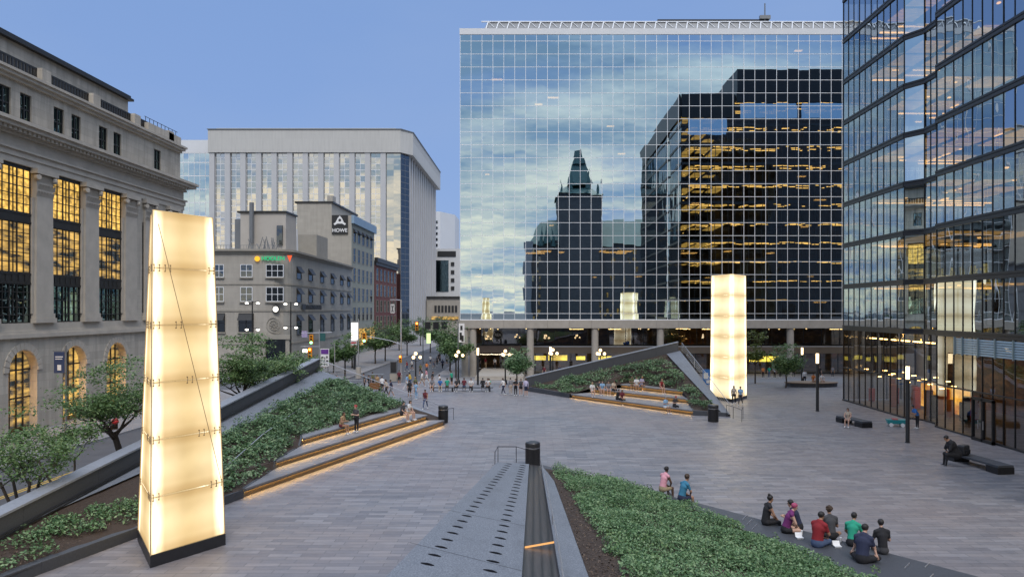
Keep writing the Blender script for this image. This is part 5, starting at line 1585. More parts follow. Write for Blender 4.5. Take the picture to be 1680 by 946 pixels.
m = MB(); m.tube((-2, 0, 6.9), (5.2, 0, 7.0), .06); m.build('arm', M['grey_metal'], root, local=True)
for i, x in enumerate((.4, 2.0, 3.6)):
    m = MB(); m.box(x, x + 1.1, -.06, .06, 5.4, 6.8); m.build('sign_plate', M['sign_black'], root, local=True)
m = MB(); m.box(.7, 1.5, -.08, .0, 2.6, 4.6); m.build('lit_sign', m_emit('lime_sign_glow', (.6, .8, .35), .8), root, local=True)
b = ((582 - VX) * 136 / F, 136, 0)
root = thing('pylon_sign', 'glowing white pylon sign above a red striped board at the street corner', 'sign', b)
m = MB(); m.box(-.55, .55, -.3, .3, 3.9, 6.9); m.build('light_box', m_emit('pylon_glow', (1, .9, .82), 1.5), root, local=True)
m = MB(); m.box(-.65, .4, -.28, .28, 1.6, 3.88); bd = m.build('board', M['sign_white'], root, local=True)
m = MB()
for i in range(3): m.box(-.6, .35, -.3, -.282, 1.9 + i * .65, 2.2 + i * .65)
stuff(m.build('board_stripe', m_plain('red_print', (.5, .04, .05), .6), bd, local=True))
m = MB(); m.box(-.2, .2, -.2, .2, .003, 1.6); m.build('base_post', M['dark_metal'], root, local=True)
b = ((588 - VX) * 117 / F, 117, 0)
root = thing('street_lamp', 'tall slim pale pole on a concrete base at the far kerb', 'lamp post', b)
MB().lathe([(.09, .4), (.07, 7.8)], n=8).build('pole', M['steel'], root, local=True)
MB().lathe([(.45, 0), (.4, .4)], n=10).build('footing', M['concrete'], root, local=True)
b = ((549 - VX) * 92 / F, 92, 0)
root = thing('sign_pole', 'pale pole in a small flower tub just behind the parapet tip', 'pole', b)
MB().lathe([(.06, .3), (.05, 5.2)], n=8).build('pole', M['steel'], root, local=True)
MB().lathe([(.5, 0), (.65, .55), (.6, .6)], n=14).build('tub', M['concrete'], root, local=True)
g_ = np.random.default_rng(4); cc_ = g_.normal(size=(260, 3)) * (.3, .3, .18) + (0, 0, .8)
o = bpy.data.objects.new('flowers', leaves_mesh('flowers', cc_, .09, [M['leaf_b']], 5)); C.objects.link(o); o.parent = root
m = MB(); g2_ = random.Random(5)
for i in range(14): m.ball((g2_.uniform(-.3, .3), g2_.uniform(-.3, .3), .85 + g2_.random() * .3), .08, 6, 4)
stuff(m.build('blossom', m_plain('orange_petals', (.7, .2, .08), .7), root, local=True))
b = (-33.4, 112 + 26, 0)
for k, (px, d, lab) in enumerate(((646, 128, 'grey utility cabinet on legs standing by the far kerb'),)):
    b = ((px - VX) * 106 / F, 106, 0)
    root = thing('utility_cabinet', lab, 'cabinet', b)
    m = MB(); m.box(-.45, .45, -.3, .3, .35, 2.1); m.build('box', M['grey_metal'], root, local=True)
    m = MB(); m.box(-.5, .5, -.35, .35, .003, .35); m.build('base', M['concrete'], root, local=True)
    m = MB(); m.box(-.38, .38, -.33, -.302, .5, 1.95); m.build('door', M['dark_metal'], root, local=True)
for px, d, lab, col in ((863 - 108, 105, 'white banner with dark figures at the corner column of the mirror block', 'sign_white'), ):
    b = ((751.5 - VX) * 101 / F, 101, 0)
    root = thing('banner_pole', lab, 'banner', b)
    MB().lathe([(.07, 0), (.06, 7.6)], n=8).build('pole', M['grey_metal'], root, local=True)
    m = MB(); m.box(.1, .85, -.02, .02, 4.9, 7.4); bo = m.build('banner', M['sign_white'], root, local=True)
    m = MB(); m.box(.2, .5, -.035, -.021, 5.2, 6.2); m.box(.45, .75, -.035, -.021, 5.0, 5.8); m.box(.3, .6, -.035, -.021, 6.5, 7.1); stuff(m.build('banner_print', M['sign_black'], bo, local=True))
for px, py0, py1, d in ((623, 497, 513, 214), (644, 497, 513, 224)):
    b = ((px - VX) * d / F, d, H - (py1 - HZ) * d / F - .4)
    root = thing('wall_banner', 'white banner hung on the brick building, %s of the two' % ('nearer' if px < 630 else 'farther'), 'banner', b)
    m = MB(); m.box(-.6, .6, -.03, .03, .3, 3.0); bo = m.build('cloth', M['sign_white'], root, local=True)
    m = MB(); m._add([(-.4, -.04, .6), (-.1, -.04, .6), (.4, -.04, 2.6), (.1, -.04, 2.6)], [(0, 1, 2, 3)]); m._add([(.1, -.045, .6), (.4, -.045, .6), (-.1, -.045, 2.6), (-.4, -.045, 2.6)], [(0, 1, 2, 3)]); stuff(m.build('mark', M['grey_metal'], bo, local=True))
    m = MB(); m.tube((-.7, 0, 3.05), (.7, 0, 3.05), .04); m.build('rod', M['black_metal'], root, local=True)
b = ((1160 - VX) * 88.5 / F, 88.5, 0)
root = thing('poster_stand', 'bright blue poster stand partly hidden behind the right light tower', 'sign', b)
m = MB(); m.box(-.5, .5, -.05, .05, .5, 2.3); pn = m.build('poster', m_plain('blue_poster', (.03, .2, .6), .5), root, local=True)
m = MB(); m.box(-.4, .1, -.07, -.051, 1.2, 1.9); m.box(-.1, .4, -.07, -.051, .7, 1.05); stuff(m.build('poster_print', M['sign_white'], pn, local=True))
m = MB(); m.box(-.45, -.38, -.04, .04, .003, .5); m.box(.38, .45, -.04, .04, .003, .5); stuff(m.build('leg', M['grey_metal'], root, local=True))

# teal wagon
b = P(1470, 699)
root = thing('pull_wagon', 'small teal child wagon with white wheels by the glass tower', 'wagon', b, None, R(-12))
m = MB(); m._add([(-.62, -.26, .22), (.62, -.26, .22), (.62, .26, .22), (-.62, .26, .22), (-.72, -.32, .55), (.72, -.32, .55), (.72, .32, .55), (-.72, .32, .55)], [(0, 3, 2, 1), (0, 1, 5, 4), (1, 2, 6, 5), (2, 3, 7, 6), (3, 0, 4, 7), (4, 5, 6, 7)])
m.build('tub', m_plain('teal_plastic', (.02, .25, .27), .4, 0, .1), root, local=True, bevel=.03)
for x in (-.42, .42):
    for y in (-.34, .34):
        m = MB(); m.tube((x, y - .04, .15), (x, y + .04, .15), .15, .15, 14); m.build('wheel', M['sign_white'], root, local=True)
m = MB(); m.path([(.7, 0, .3), (1.0, 0, .55), (1.35, 0, .85)], .02); m.tube((1.35, -.12, .85), (1.35, .12, .85), .02); m.build('handle', M['black_metal'], root, local=True)
m = MB(); m.box(-.3, .1, -.3, .3, .55, .6); m.build('seat', m_plain('red_plastic', (.4, .05, .06), .5), root, local=True)

# ------------------------------------------------------------------ trees
def tree(name, label, base, h, trunk_h, rad, seed, nleaf, lsize, mat, stems=1, group=None, flat=1.0, lean=(0, 0), r0=.13, crown_h=None, gaps=.75):
    g = random.Random(seed); gn = np.random.default_rng(seed)
    root = thing(name, label, 'tree', base, group)
    m = MB(); tips = []
    ch = crown_h or (h - trunk_h)
    cz = h - ch / 2
    def limb(p, dirn, L, r, depth):
        q = p
        for k in range(3):
            dirn = (dirn + Vector((g.uniform(-.25, .25), g.uniform(-.25, .25), g.uniform(-.05, .2)))).normalized()
            e = q + dirn * (L / 3); m.tube(q, e, r * (1 - k * .22), r * (1 - (k + 1) * .22), 6 if r > .05 else 4, cap=False)
            q = e
            if depth < 2 and k > 0 or depth == 2 and k == 2: tips.append(q.copy())
        if depth < 3:
            for _ in range(3 if depth < 2 else 2):
                a = g.uniform(0, 6.28); d2 = (dirn * .55 + Vector((math.cos(a), math.sin(a), g.uniform(-.1, .5))) * .8).normalized()
                limb(q, d2, L * g.uniform(.5, .75), r * .5, depth + 1)
        tips.append(q.copy())
    for s in range(stems):
        a = s * 6.28 / stems + seed; out = .0 if stems == 1 else .35
        p = Vector((out * .3 * math.cos(a), out * .3 * math.sin(a), 0))
        top = Vector((lean[0] + out * 2.2 * math.cos(a), lean[1] + out * 2.2 * math.sin(a), trunk_h))
        mid = p.lerp(top, .5) + Vector((g.uniform(-.1, .1), g.uniform(-.1, .1), 0))
        rr = r0 if stems == 1 else r0 * .55
        m.tube(p - Vector((0, 0, .1)), mid, rr * 1.25, rr, 9, cap=False); m.tube(mid, top, rr, rr * .85, 9, cap=False)
        n = 6 if stems == 1 else 2
        for i in range(n):
            b = i * 6.28 / n + g.uniform(-.4, .4); up = g.uniform(.25, 1.1)
            limb(top - Vector((0, 0, g.uniform(0, trunk_h * .12))), Vector((math.cos(b), math.sin(b), up)).normalized(), rad * g.uniform(.45, .75), rr * .6, 1)
    m.build('trunk', M['bark'], root, local=True)
    T = np.array([tuple(t_) for t_ in tips])
    # keep the tips inside the crown envelope
    c0 = np.array([lean[0], lean[1], cz])
    q = (T - c0) / np.array([rad, rad, ch / 2]); ln = np.linalg.norm(q, axis=1); sc_ = np.where(ln > 1, 1 / np.maximum(ln, 1e-6), 1)[:, None]
    T = c0 + q * sc_ * np.array([rad, rad, ch / 2])
    extra = gn.normal(size=(max(6, len(T) // 3), 3)); extra /= np.linalg.norm(extra, axis=1)[:, None]
    extra = c0 + extra * np.array([rad, rad, ch / 2]) * gn.uniform(.45, .98, (len(extra), 1))
    T = np.concatenate([T, extra])
    keep = gn.random(len(T)) < gaps; T = T[keep]
    per = max(4, nleaf // len(T))
    cs = rad * .17
    pts = np.repeat(T, per, 0) + gn.normal(size=(len(T) * per, 3)) * np.array([cs, cs, cs * .5 * flat])
    o = bpy.data.objects.new('crown', leaves_mesh('crown', pts, lsize, [mat], seed, .8)); C.objects.link(o); o.parent = root
    return root
def gx(px, d): return ((px - VX) * d / F, d, gz(d))
tree('honey_locust', 'spreading locust tree behind the parapet, left of the near light tower', (-21.2, 40.0, -.1), 7.2, 2.9, 2.6, 11, 10500, .08, M['leaf_c'], 1, 'street trees along the left parapet', .6, (-.9, 0), .17, 3.4, .5)
tree('young_tree', 'thin multi-stemmed tree at the left edge behind the parapet', (-21.3, 31.6, -.1), 5.9, 2.3, 1.75, 12, 4600, .07, M['leaf_c'], 4, 'street trees along the left parapet', .9, (0, 0), .12, 4.6, .6)
tree('honey_locust', 'tall locust tree just right of the near light tower', (-21.6, 55.5, -.1), 8.6, 3.2, 2.6, 13, 9000, .1, M['leaf_c'], 1, 'street trees along the left parapet', .55, (.3, 0), .16, 5.0, .55)
tree('honey_locust', 'low broad locust tree behind the middle of the left parapet', (-21.3, 62, -.1), 6.3, 2.4, 2.9, 14, 9500, .1, M['leaf_c'], 1, 'street trees along the left parapet', .55, (0, 0), .15, 3.4, .6)
tree('honey_locust', 'small locust tree behind the high end of the left parapet', (-21.5, 69, -.1), 5.6, 2.2, 2.3, 15, 9000, .11, M['leaf_c'], 1, 'street trees along the left parapet', .8, (0, 0), .13, 3.0, .85)
tree('young_tree', 'young tree at the left frame edge behind the thin multi-stemmed one', (-22.0, 36, -.1), 5.6, 2.3, 1.7, 16, 3400, .075, M['leaf_c'], 2, 'street trees along the left parapet', .9, (-.6, 0), .1, 3.6, .6)
far = [(566, 122, 7.2, 'dark street tree beside the purple information panel'), (578, 139, 7.0, 'street tree behind the glowing pylon sign'), (632, 158, 8.5, 'street tree before the red brick building'), (616, 150, 8.2, 'street tree before the greenish stone office'), (668, 176, 8.5, 'street tree under the far signal arm'),
       (655, 200, 9.0, 'farthest street tree in front of the concrete tower base'), (738, 132, 9.6, 'dark street tree left of the corner columns'), (722, 160, 9.5, 'street tree in the middle of the far street right side'), (706, 190, 9, 'street tree far down the right kerb'), (690, 225, 9, 'small far street tree near the arcaded building'), (748, 118, 8.2, 'street tree touching the mirror block corner'), (548, 128, 5.2, 'low street tree in front of the corner building side')]
for i, (px, d, h, lab) in enumerate(far):
    tree('street_tree', lab, gx(px, d), h, h * .35, h * .29, 40 + i, 2600, .2, M['leaf_c'], 1, 'street trees down the far street', 1.2, (0, 0), .13, h * .68, .85)
tree('planter_tree', 'small light green tree in front of the terrace steps', gx(848, 95), 5.0, 1.4, 1.75, 61, 4200, .13, M['leaf_a'], 1, None, 1.3, (0, 0), .09, 3.8, .95)
tree('planter_tree', 'slender tree in the round bench at the right', gx(1289, 90), 5.8, 1.6, 1.9, 62, 4200, .13, M['leaf_c'], 1, None, 1.2, (0, 0), .09, 4.2, .85)
tree('planter_tree', 'yellowish tree right beside the far light tower', gx(1239, 99), 7.4, 2.6, 1.5, 63, 2600, .14, M['leaf_d'], 1, None, 1.2, (0, 0), .09, 4.2, .8)
for i, (x, y, h) in enumerate(((-70, 420, 13), (-40, 430, 14), (-20, 440, 13))):
    tree('street_tree', ('far tree left of the white office', 'far tree hiding the foot of the white office', 'far tree right at the end of the street')[i], (x, y, 0), h, 3, h * .4, 80 + i, 1200, .5, M['leaf_c'], 1, 'street trees down the far street', 1.2, (0, 0), .2)
# ------------------------------------------------------------------ people
SKIN = [m_plain('skin_light', (.50, .31, .23), .55, 0, .06, 6), m_plain('skin_tan', (.34, .19, .12), .55, 0, .06, 6), m_plain('skin_deep', (.10, .055, .035), .5, 0, .08, 6)]
HAIR = {k: m_plain('hair_' + k, c, .6, 0, .3, 30) for k, c in dict(black=(.012, .01, .01), brown=(.05, .028, .015), fair=(.32, .22, .1), pink=(.34, .05, .12), grey=(.25, .25, .25), red=(.4, .05, .05)).items()}
CL = {}
def cloth(k, c):
    if k not in CL: CL[k] = m_plain('cloth_' + k, c, .85, 0, .14, 12, .2)
    return CL[k]
CC = dict(black=(.014, .014, .017), navy=(.02, .026, .06), white=(.66, .66, .66), grey=(.2, .2, .22), red=(.22, .012, .018), pink=(.62, .30, .36), blue=(.035, .17, .28), purple=(.14, .02, .12), green=(.02, .30, .19), teal=(.03, .3, .28), denim=(.06, .09, .17), khaki=(.3, .24, .15), yellow=(.6, .42, .06), maroon=(.13, .02, .03), skyblue=(.25, .42, .62), beige=(.48, .4, .32), brightblue=(.04, .16, .45), tan=(.4, .27, .15), olive=(.12, .13, .06), orange=(.6, .2, .05), lavender=(.42, .4, .55), charcoal=(.05, .05, .055))
def ck_(k): return cloth(k, CC[k])
EYE = m_plain('eye_dark', (.02, .015, .012), .3)
LIP = m_plain('lip', (.3, .1, .09), .5)


def skeleton(pose, lean=.12, hturn=0.0, hnod=.1, arms='knee', knees='hang'):
    """joint positions, facing +Y; z = 0 on the ground (standing) or on the seat (sitting)"""
    J = {}
    if pose == 'sit':
        pz = .11; J['pel'] = Vector((0, .02, pz))
        bk = lean
        J['spine'] = Vector((0, .02 + .30 * math.sin(bk) - .03, pz + .2))
        J['chest'] = Vector((0, .02 + .44 * math.sin(bk), pz + .20 + .22 * math.cos(bk)))
        J['nb'] = Vector((0, .02 + .62 * math.sin(bk), pz + .20 + .38 * math.cos(bk)))
        for s, k in ((-1, 'l'), (1, 'r')):
            J['hip' + k] = Vector((.09 * s, .04, pz - .01))
            if knees == 'hang':
                J['knee' + k] = Vector((.13 * s, .46, pz + .0)); J['ank' + k] = Vector((.12 * s, .50, -.37)); J['toe' + k] = Vector((.14 * s, .66, -.42))
            elif knees == 'up':
                J['knee' + k] = Vector((.15 * s, .36, .42)); J['ank' + k] = Vector((.13 * s, .50, .07)); J['toe' + k] = Vector((.15 * s, .66, .04))
            elif knees == 'cross':
                J['knee' + k] = Vector((.34 * s, .30, .12)); J['ank' + k] = Vector((-.10 * s, .36, .07)); J['toe' + k] = Vector((-.22 * s, .40, .06))
    else:
        J['pel'] = Vector((0, 0, .93)); J['spine'] = Vector((0, .01, 1.1)); J['chest'] = Vector((0, .02 * 1 + lean * .2, 1.29)); J['nb'] = Vector((0, .01 + lean * .3, 1.45))
        st = .22 if pose == 'walk' else .0
        for s, k in ((-1, 'l'), (1, 'r')):
            a = st * s
            J['hip' + k] = Vector((.09 * s, 0, .9)); J['knee' + k] = Vector((.10 * s, a * .75 + .05 * (pose == 'walk'), .49))
            J['ank' + k] = Vector((.11 * s, a * 1.35 - (.05 if a < 0 else 0), .09 + (.05 if a < 0 else 0))); J['toe' + k] = J['ank' + k] + Vector((.02 * s, .17, -.05 if a >= 0 else -.09))
    up = (J['nb'] - J['chest']).normalized()
    J['neck'] = J['nb'] + up * .07 + Vector((0, .015, 0))
    hd = Vector((0, math.sin(hnod), math.cos(hnod)))
    J['head'] = J['neck'] + hd * .115 + Vector((0, .02, 0))
    sh = J['nb'] - up * .05
    for s, k in ((-1, 'l'), (1, 'r')):
        J['sh' + k] = sh + Vector((.185 * s, -.005, 0))
        if arms == 'knee' and pose == 'sit':
            J['elb' + k] = J['sh' + k] + Vector((.06 * s, .10, -.26)); J['wri' + k] = J['knee' + k] + Vector((-.03 * s, -.08, .10))
        elif arms == 'hold':
            J['elb' + k] = J['sh' + k] + Vector((.06 * s, .05, -.27)); J['wri' + k] = J['sh' + k] + Vector((-.10 * s, .30, -.22))
        elif arms == 'back' and pose == 'sit':
            J['elb' + k] = J['sh' + k] + Vector((.10 * s, -.08, -.25)); J['wri' + k] = Vector((.32 * s, -.20, .05))
        elif pose == 'walk':
            J['elb' + k] = J['sh' + k] + Vector((.05 * s, -.10 * s - .02, -.27)); J['wri' + k] = J['elb' + k] + Vector((0, -.08 * s + .10, -.23))
        else:
            J['elb' + k] = J['sh' + k] + Vector((.05 * s, -.03, -.28)); J['wri' + k] = J['elb' + k] + Vector((.0, .07, -.25))
    J['_turn'] = hturn; J['_nod'] = hnod
    return J


BONES = [  # from, to, radii, squash, region
    ('pel', 'spine', .15, .135, 'hip'), ('spine', 'chest', .135, .15, 'torso'), ('chest', 'nb', .15, .095, 'torso'), ('nb', 'neck', .062, .054, 'neck'),
    ('hipl', 'kneel', .092, .062, 'thigh'), ('hipr', 'kneer', .092, .062, 'thigh'), ('kneel', 'ankl', .06, .04, 'shin'), ('kneer', 'ankr', .06, .04, 'shin'),
    ('ankl', 'toel', .046, .036, 'foot'), ('ankr', 'toer', .046, .036, 'foot'),
    ('nb', 'shl', .08, .068, 'torso'), ('nb', 'shr', .08, .068, 'torso'), ('shl', 'elbl', .058, .044, 'uparm'), ('shr', 'elbr', .058, .044, 'uparm'), ('elbl', 'wril', .043, .03, 'loarm'), ('elbr', 'wrir', .043, .03, 'loarm'),
    ('pel', 'hipl', .12, .1, 'seat'), ('pel', 'hipr', .12, .1, 'seat')]
BODIES = {}


def body_mesh(key, build=1.0):
    """tapered limbs merged into one continuous skin; returns mesh, per-face region, joints"""
    if (key, build) in BODIES: return BODIES[(key, build)]
    J = skeleton(**dict(key))
    mb = MB()
    for a, b, r0, r1, reg in BONES:
        k = build if reg in ('hip', 'seat', 'torso', 'thigh', 'uparm') else 1
        A, B = J[a], J[b]
        mb.tube(A, B, r0 * k, r1 * k, 12)
        for p, r in ((A, r0 * k), (B, r1 * k)):
            mb.ball(p, r, 12, 8)
    for k in 'lr':      # heels, wider chest
        mb.ball(J['ank' + k] + Vector((0, -.03, -.045)), .042, 10, 6)
        mb.ball(J['chest'] + Vector((.075 * (1 if k == 'r' else -1) * build, 0, .0)), .108 * build, 12, 8)
        mb.ball(J['wri' + k], .034, 10, 6)
    T = Matrix.Rotation(-J['_turn'], 4, 'Z'); Nd = Matrix.Rotation(-J['_nod'], 4, 'X')
    hm = Matrix.Translation(J['head']) @ T @ Nd
    def hb(c, r, sc=(1, 1, 1)):
        n0 = len(mb.v); mb.ball((0, 0, 0), r, 14, 10, 0, sc)
        for i in range(n0, len(mb.v)): mb.v[i] = tuple(hm @ (Vector(mb.v[i]) + Vector(c)))
    hb((0, -.008, .03), .092, (.86, 1.05, 1)); hb((0, .025, -.04), .07, (.82, .95, 1)); hb((0, .052, -.085), .036, (1, .9, .8))
    hb((0, .098, -.018), .02, (.7, 1, 1.3)); hb((0, .088, .004), .016)
    for s in (-1, 1): hb((.078 * s, -.005, -.005), .024, (.35, .7, 1.1))
    me = mb.mesh('body', [M['plinth']])
    o = bpy.data.objects.new('tmp', me); C.objects.link(o)
    md = o.modifiers.new('r', 'REMESH'); md.mode = 'VOXEL'; md.voxel_size = .019; md.use_smooth_shade = True
    sm = o.modifiers.new('s', 'SMOOTH'); sm.iterations = 3; sm.factor = .5
    dg = bpy.context.evaluated_depsgraph_get()
    me2 = bpy.data.meshes.new_from_object(o.evaluated_get(dg))
    bpy.data.objects.remove(o); bpy.data.meshes.remove(me)
    # five unequal, bent fingers on each hand, rooted inside the palm, plus eyes and mouth
    bm = bmesh.new(); bm.from_mesh(me2); nb = len(bm.faces); bpy.data.meshes.remove(me2)
    fx = MB(); nsk = 0
    for k, s in (('l', -1), ('r', 1)):
        w = J['wri' + k]; d = (w - J['elb' + k]).normalized()
        side = Vector((1, 0, 0)) - d * d.x; side = side.normalized() if side.length > .1 else Vector((0, 1, 0))
        pn = d.cross(side).normalized()
        if pn.z > 0: pn = -pn
        pal = w + d * .045
        fx.tube(w, pal + d * .035, .03, .036, 10)
        for i, L in enumerate((.062, .075, .08, .07)):
            b = pal + d * .03 + side * s * (-.027 + .018 * i) * -1
            m1 = b + d * L * .5 + pn * .008; e = m1 + d * L * .38 + pn * L * .34
            fx.tube(b, m1, .0095, .0085, 6); fx.tube(m1, e, .0085, .0065, 6); fx.ball(m1, .0087, 6, 4)
        b = pal + side * s * -.03; m1 = b - side * s * .028 + d * .026; e = m1 + d * .03 + pn * .012
        fx.tube(b, m1, .012, .0105, 6); fx.tube(m1, e, .0105, .008, 6)
    n1 = len(fx.f)
    def fb_(c, r, sc):
        n0 = len(fx.v); fx.ball((0, 0, 0), r, 8, 5, 0, sc)
        for i in range(n0, len(fx.v)): fx.v[i] = tuple(hm @ (Vector(fx.v[i]) + Vector(c)))
    for s in (-1, 1): fb_((.031 * s, .083, .012), .0125, (1.2, .6, .8))
    n2 = len(fx.f); fb_((0, .088, -.062), .018, (1.3, .4, .35)); n3 = len(fx.f)
    vs = [bm.verts.new(v) for v in fx.v]
    for f in fx.f: bm.faces.new([vs[i] for i in f])
    out = bpy.data.meshes.new('body'); bm.to_mesh(out); bm.free()
    out.polygons.foreach_set('use_smooth', [True] * len(out.polygons))
    # region of each face by its nearest bone
    n = len(out.polygons); cen = np.zeros(n * 3); out.polygons.foreach_get('center', cen); cen = cen.reshape(-1, 3)
    best = np.full(n, 9.0); reg = np.zeros(n, int); par = np.zeros(n)
    names = ['hip', 'torso', 'neck', 'thigh', 'shin', 'foot', 'uparm', 'loarm', 'head', 'eye', 'lip', 'seat']
    for a, b, r0, r1, rg in BONES + [('neck', 'head', .05, .09, 'head')]:
        A, B = np.array(J[a]), np.array(J[b]); ab = B - A
        tt = np.clip(((cen - A) @ ab) / (ab @ ab), 0, 1); dd = np.linalg.norm(cen - A - tt[:, None] * ab, axis=1) - (r0 + (r1 - r0) * tt)
        up = dd < best; best[up] = dd[up]; reg[up] = names.index(rg); par[up] = tt[up]
    reg[nb:nb + n1] = names.index('loarm'); par[nb:nb + n1] = 1
    reg[nb + n1:nb + n2] = 9; reg[nb + n2:] = 10
    BODIES[(key, build)] = (out, reg, par, J, hm)
    return BODIES[(key, build)]


def hair_mb(style, hm):
    mb = MB(); g = random.Random(3)
    def hb(c, r, sc, cut=None):
        n0 = len(mb.v); mb.ball((0, 0, 0), r, 16, 12, 0, sc)
        for i in range(n0, len(mb.v)):
            v = Vector(mb.v[i]) + Vector(c)
            if cut and v.y > .035 and v.z < .055: v.y = .035 - (v.y - .035) * .1        # open for the face
            v += Vector((g.uniform(-1, 1), g.uniform(-1, 1), g.uniform(-1, 1))) * .003
            mb.v[i] = tuple(hm @ v)
    hb((0, -.014, .042), .1, (.9, 1.07, .98), True)
    if style == 'long':
        hb((0, -.055, -.06), .09, (.95, .6, 1.6)); hb((0, -.065, -.17), .07, (1.1, .5, 1.5))
    elif style == 'bun':
        hb((0, -.06, .14), .05, (1, 1, .9))
    elif style == 'curly':
        for i in range(18): 
            a = g.uniform(0, 6.28); e = g.uniform(-.2, 1.4); hb((.085 * math.cos(a) * math.cos(e), -.02 + .085 * math.sin(a) * math.cos(e) * (1 if math.sin(a) < .4 else .5), .05 + .085 * math.sin(e)), .034, (1, 1, 1))
    elif style == 'tail':
        hb((0, -.12, .04), .035, (1, 1, 1)); hb((0, -.14, -.06), .035, (.9, .7, 2.4))
    elif style == 'cap':
        hb((0, .11, .075), .075, (.95, .9, .14))
    return mb


def person(label, loc, yaw, pose='stand', shirt='black', pants='denim', skin=0, hair='black', style='short', sleeve='tee', legs='long', shoes='white', lean=.12, turn=0.0, nod=.12, arms='knee', knees='hang', build=1.0, scale=1.0, group=None):
    key = tuple(dict(pose=pose, lean=round(lean, 2), hturn=round(turn, 2), hnod=round(nod, 2), arms=arms, knees=knees).items())
    me0, reg, par, J, hm = body_mesh(key, build)
    me = me0.copy(); me.name = 'body'
    for mt in (SKIN[skin], ck_(shirt), ck_(pants), ck_(shoes), EYE, LIP): me.materials.append(mt)
    mi = np.zeros(len(reg), np.int32)
    mi[reg == 0] = 2; mi[reg == 11] = 2; mi[reg == 1] = 1; mi[reg == 3] = 2; mi[reg == 5] = 3; mi[reg == 9] = 4; mi[reg == 10] = 5
    sel = (reg == 0) & (par > .45); mi[sel] = 1
    if legs == 'long': mi[reg == 4] = 2
    elif legs == 'short': mi[(reg == 3) & (par > .82)] = 0
    elif legs == 'bare': mi[(reg == 3) & (par > .45)] = 0
    if sleeve in ('tee', 'long'): mi[(reg == 6) & ((par < .72) | (sleeve == 'long'))] = 1
    if sleeve == 'long': mi[(reg == 7) & (par < .93)] = 1
    me.polygons.foreach_set('material_index', mi)
    root = thing('person', label, 'person', loc, group, yaw)
    root.scale = (scale * (1.2 if group == gS else 1.04),) * 3
    b = bpy.data.objects.new('body', me); C.objects.link(b); b.parent = root
    if style != 'bald':
        h = hair_mb(style, hm).build('cap' if style == 'cap' else 'hair', HAIR[hair], root, local=True, smooth=True)
    return root


def face(dx, dy): return math.atan2(-dx, dy)       # yaw that turns +Y towards (dx, dy)
outC = face(.813, .583)
gS = 'people seated on the near seat wall'
def onC(px, py): return P(px, py, .452)
person('person in pink tank top and khaki shorts on the low seat wall, seen from behind', onC(1086, 806), outC, 'sit', 'pink', 'khaki', 2, 'black', 'short', 'tank', 'short', lean=.28, group=gS, scale=1.0)
person('person in blue tee with brown hair on the low seat wall, seen from behind', onC(1117, 821), outC - .12, 'sit', 'blue', 'navy', 1, 'brown', 'curly', 'tee', 'short', lean=.32, nod=.3, group=gS)
person('person in black tank top with dark bun, first of the large seated group', onC(1255, 860), outC - .5, 'sit', 'black', 'black', 1, 'black', 'bun', 'tank', 'long', lean=.18, group=gS)
person('person in purple top with pink hair on the seat wall', onC(1287, 873), outC - .7, 'sit', 'purple', 'black', 0, 'pink', 'short', 'tank', 'bare', lean=.34, nod=.3, group=gS)
person('dark haired person in navy tee looking back towards the pink haired one', onC(1312, 869), outC + 2.0, 'sit', 'navy', 'black', 0, 'black', 'short', 'tee', 'bare', lean=.34, arms='hold', turn=.3, knees='cross', group=gS)
person('broad person in dark red tee seen from behind on the seat wall', onC(1340, 896), outC + .05, 'sit', 'red', 'denim', 1, 'black', 'short', 'tee', 'long', lean=.22, nod=.3, turn=.4, build=1.22, scale=1.05, group=gS)
person('curly haired person in charcoal half hidden beyond the dark red tee', onC(1365, 884), outC + .9, 'sit', 'charcoal', 'black', 1, 'brown', 'curly', 'tee', 'bare', lean=.3, arms='hold', knees='cross', group=gS)
person('person in bright green tee half hidden behind the biggest navy tee', onC(1397, 895), outC + .3, 'sit', 'green', 'black', 1, 'black', 'short', 'tee', 'long', lean=.3, nod=.3, group=gS)
person('biggest person in navy tee, nearest the viewer, back turned', onC(1414, 922), outC + .25, 'sit', 'navy', 'black', 0, 'black', 'short', 'tee', 'long', lean=.26, nod=.35, turn=.3, build=1.25, scale=1.07, group=gS, knees='cross')
person('person in black tee at the right end of the seated group', onC(1449, 908), outC + .9, 'sit', 'black', 'charcoal', 0, 'black', 'short', 'tee', 'long', lean=.16, arms='hold', turn=.2, group=gS)
# picnic things between them
def picnic(name, lab, px, py, kind):
    b = onC(px, py)
    root = thing(name, lab, name.replace('_', ' '), b)
    if kind == 'cup':
        MB().lathe([(.035, 0), (.048, .15)], n=12).build('cup_body', M['sign_white'], root, local=True); MB().lathe([(.05, .15), (.05, .165)], n=12).build('lid', M['white_metal'], root, local=True)
    else:
        m = MB(); m._add([(-.11, -.08, 0), (.11, -.08, 0), (.11, .08, 0), (-.11, .08, 0), (-.13, -.1, .06), (.13, -.1, .06), (.13, .1, .06), (-.13, .1, .06)], [(0, 3, 2, 1), (4, 5, 6, 7), (0, 1, 5, 4), (1, 2, 6, 5), (2, 3, 7, 6), (3, 0, 4, 7)]); m.build('tray', M['sign_white'], root, local=True)
        m = MB(); m._add([(-.13, .1, .06), (.13, .1, .06), (.13, .17, .2), (-.13, .17, .2), (.13, .115, .06), (-.13, .115, .06)], [(0, 1, 2, 3), (5, 3, 2, 4)]); m.build('lid', M['sign_white'], root, local=True)
picnic('paper_cup', 'white paper cup beside the purple top', 1315, 876, 'cup')
picnic('food_box', 'open white takeaway box near the purple top', 1312, 883, 'box')
picnic('paper_cup', 'white paper cup right of the dark red tee', 1379, 888, 'cup')
picnic('food_box', 'open white takeaway box right of the dark red tee', 1374, 897, 'box')

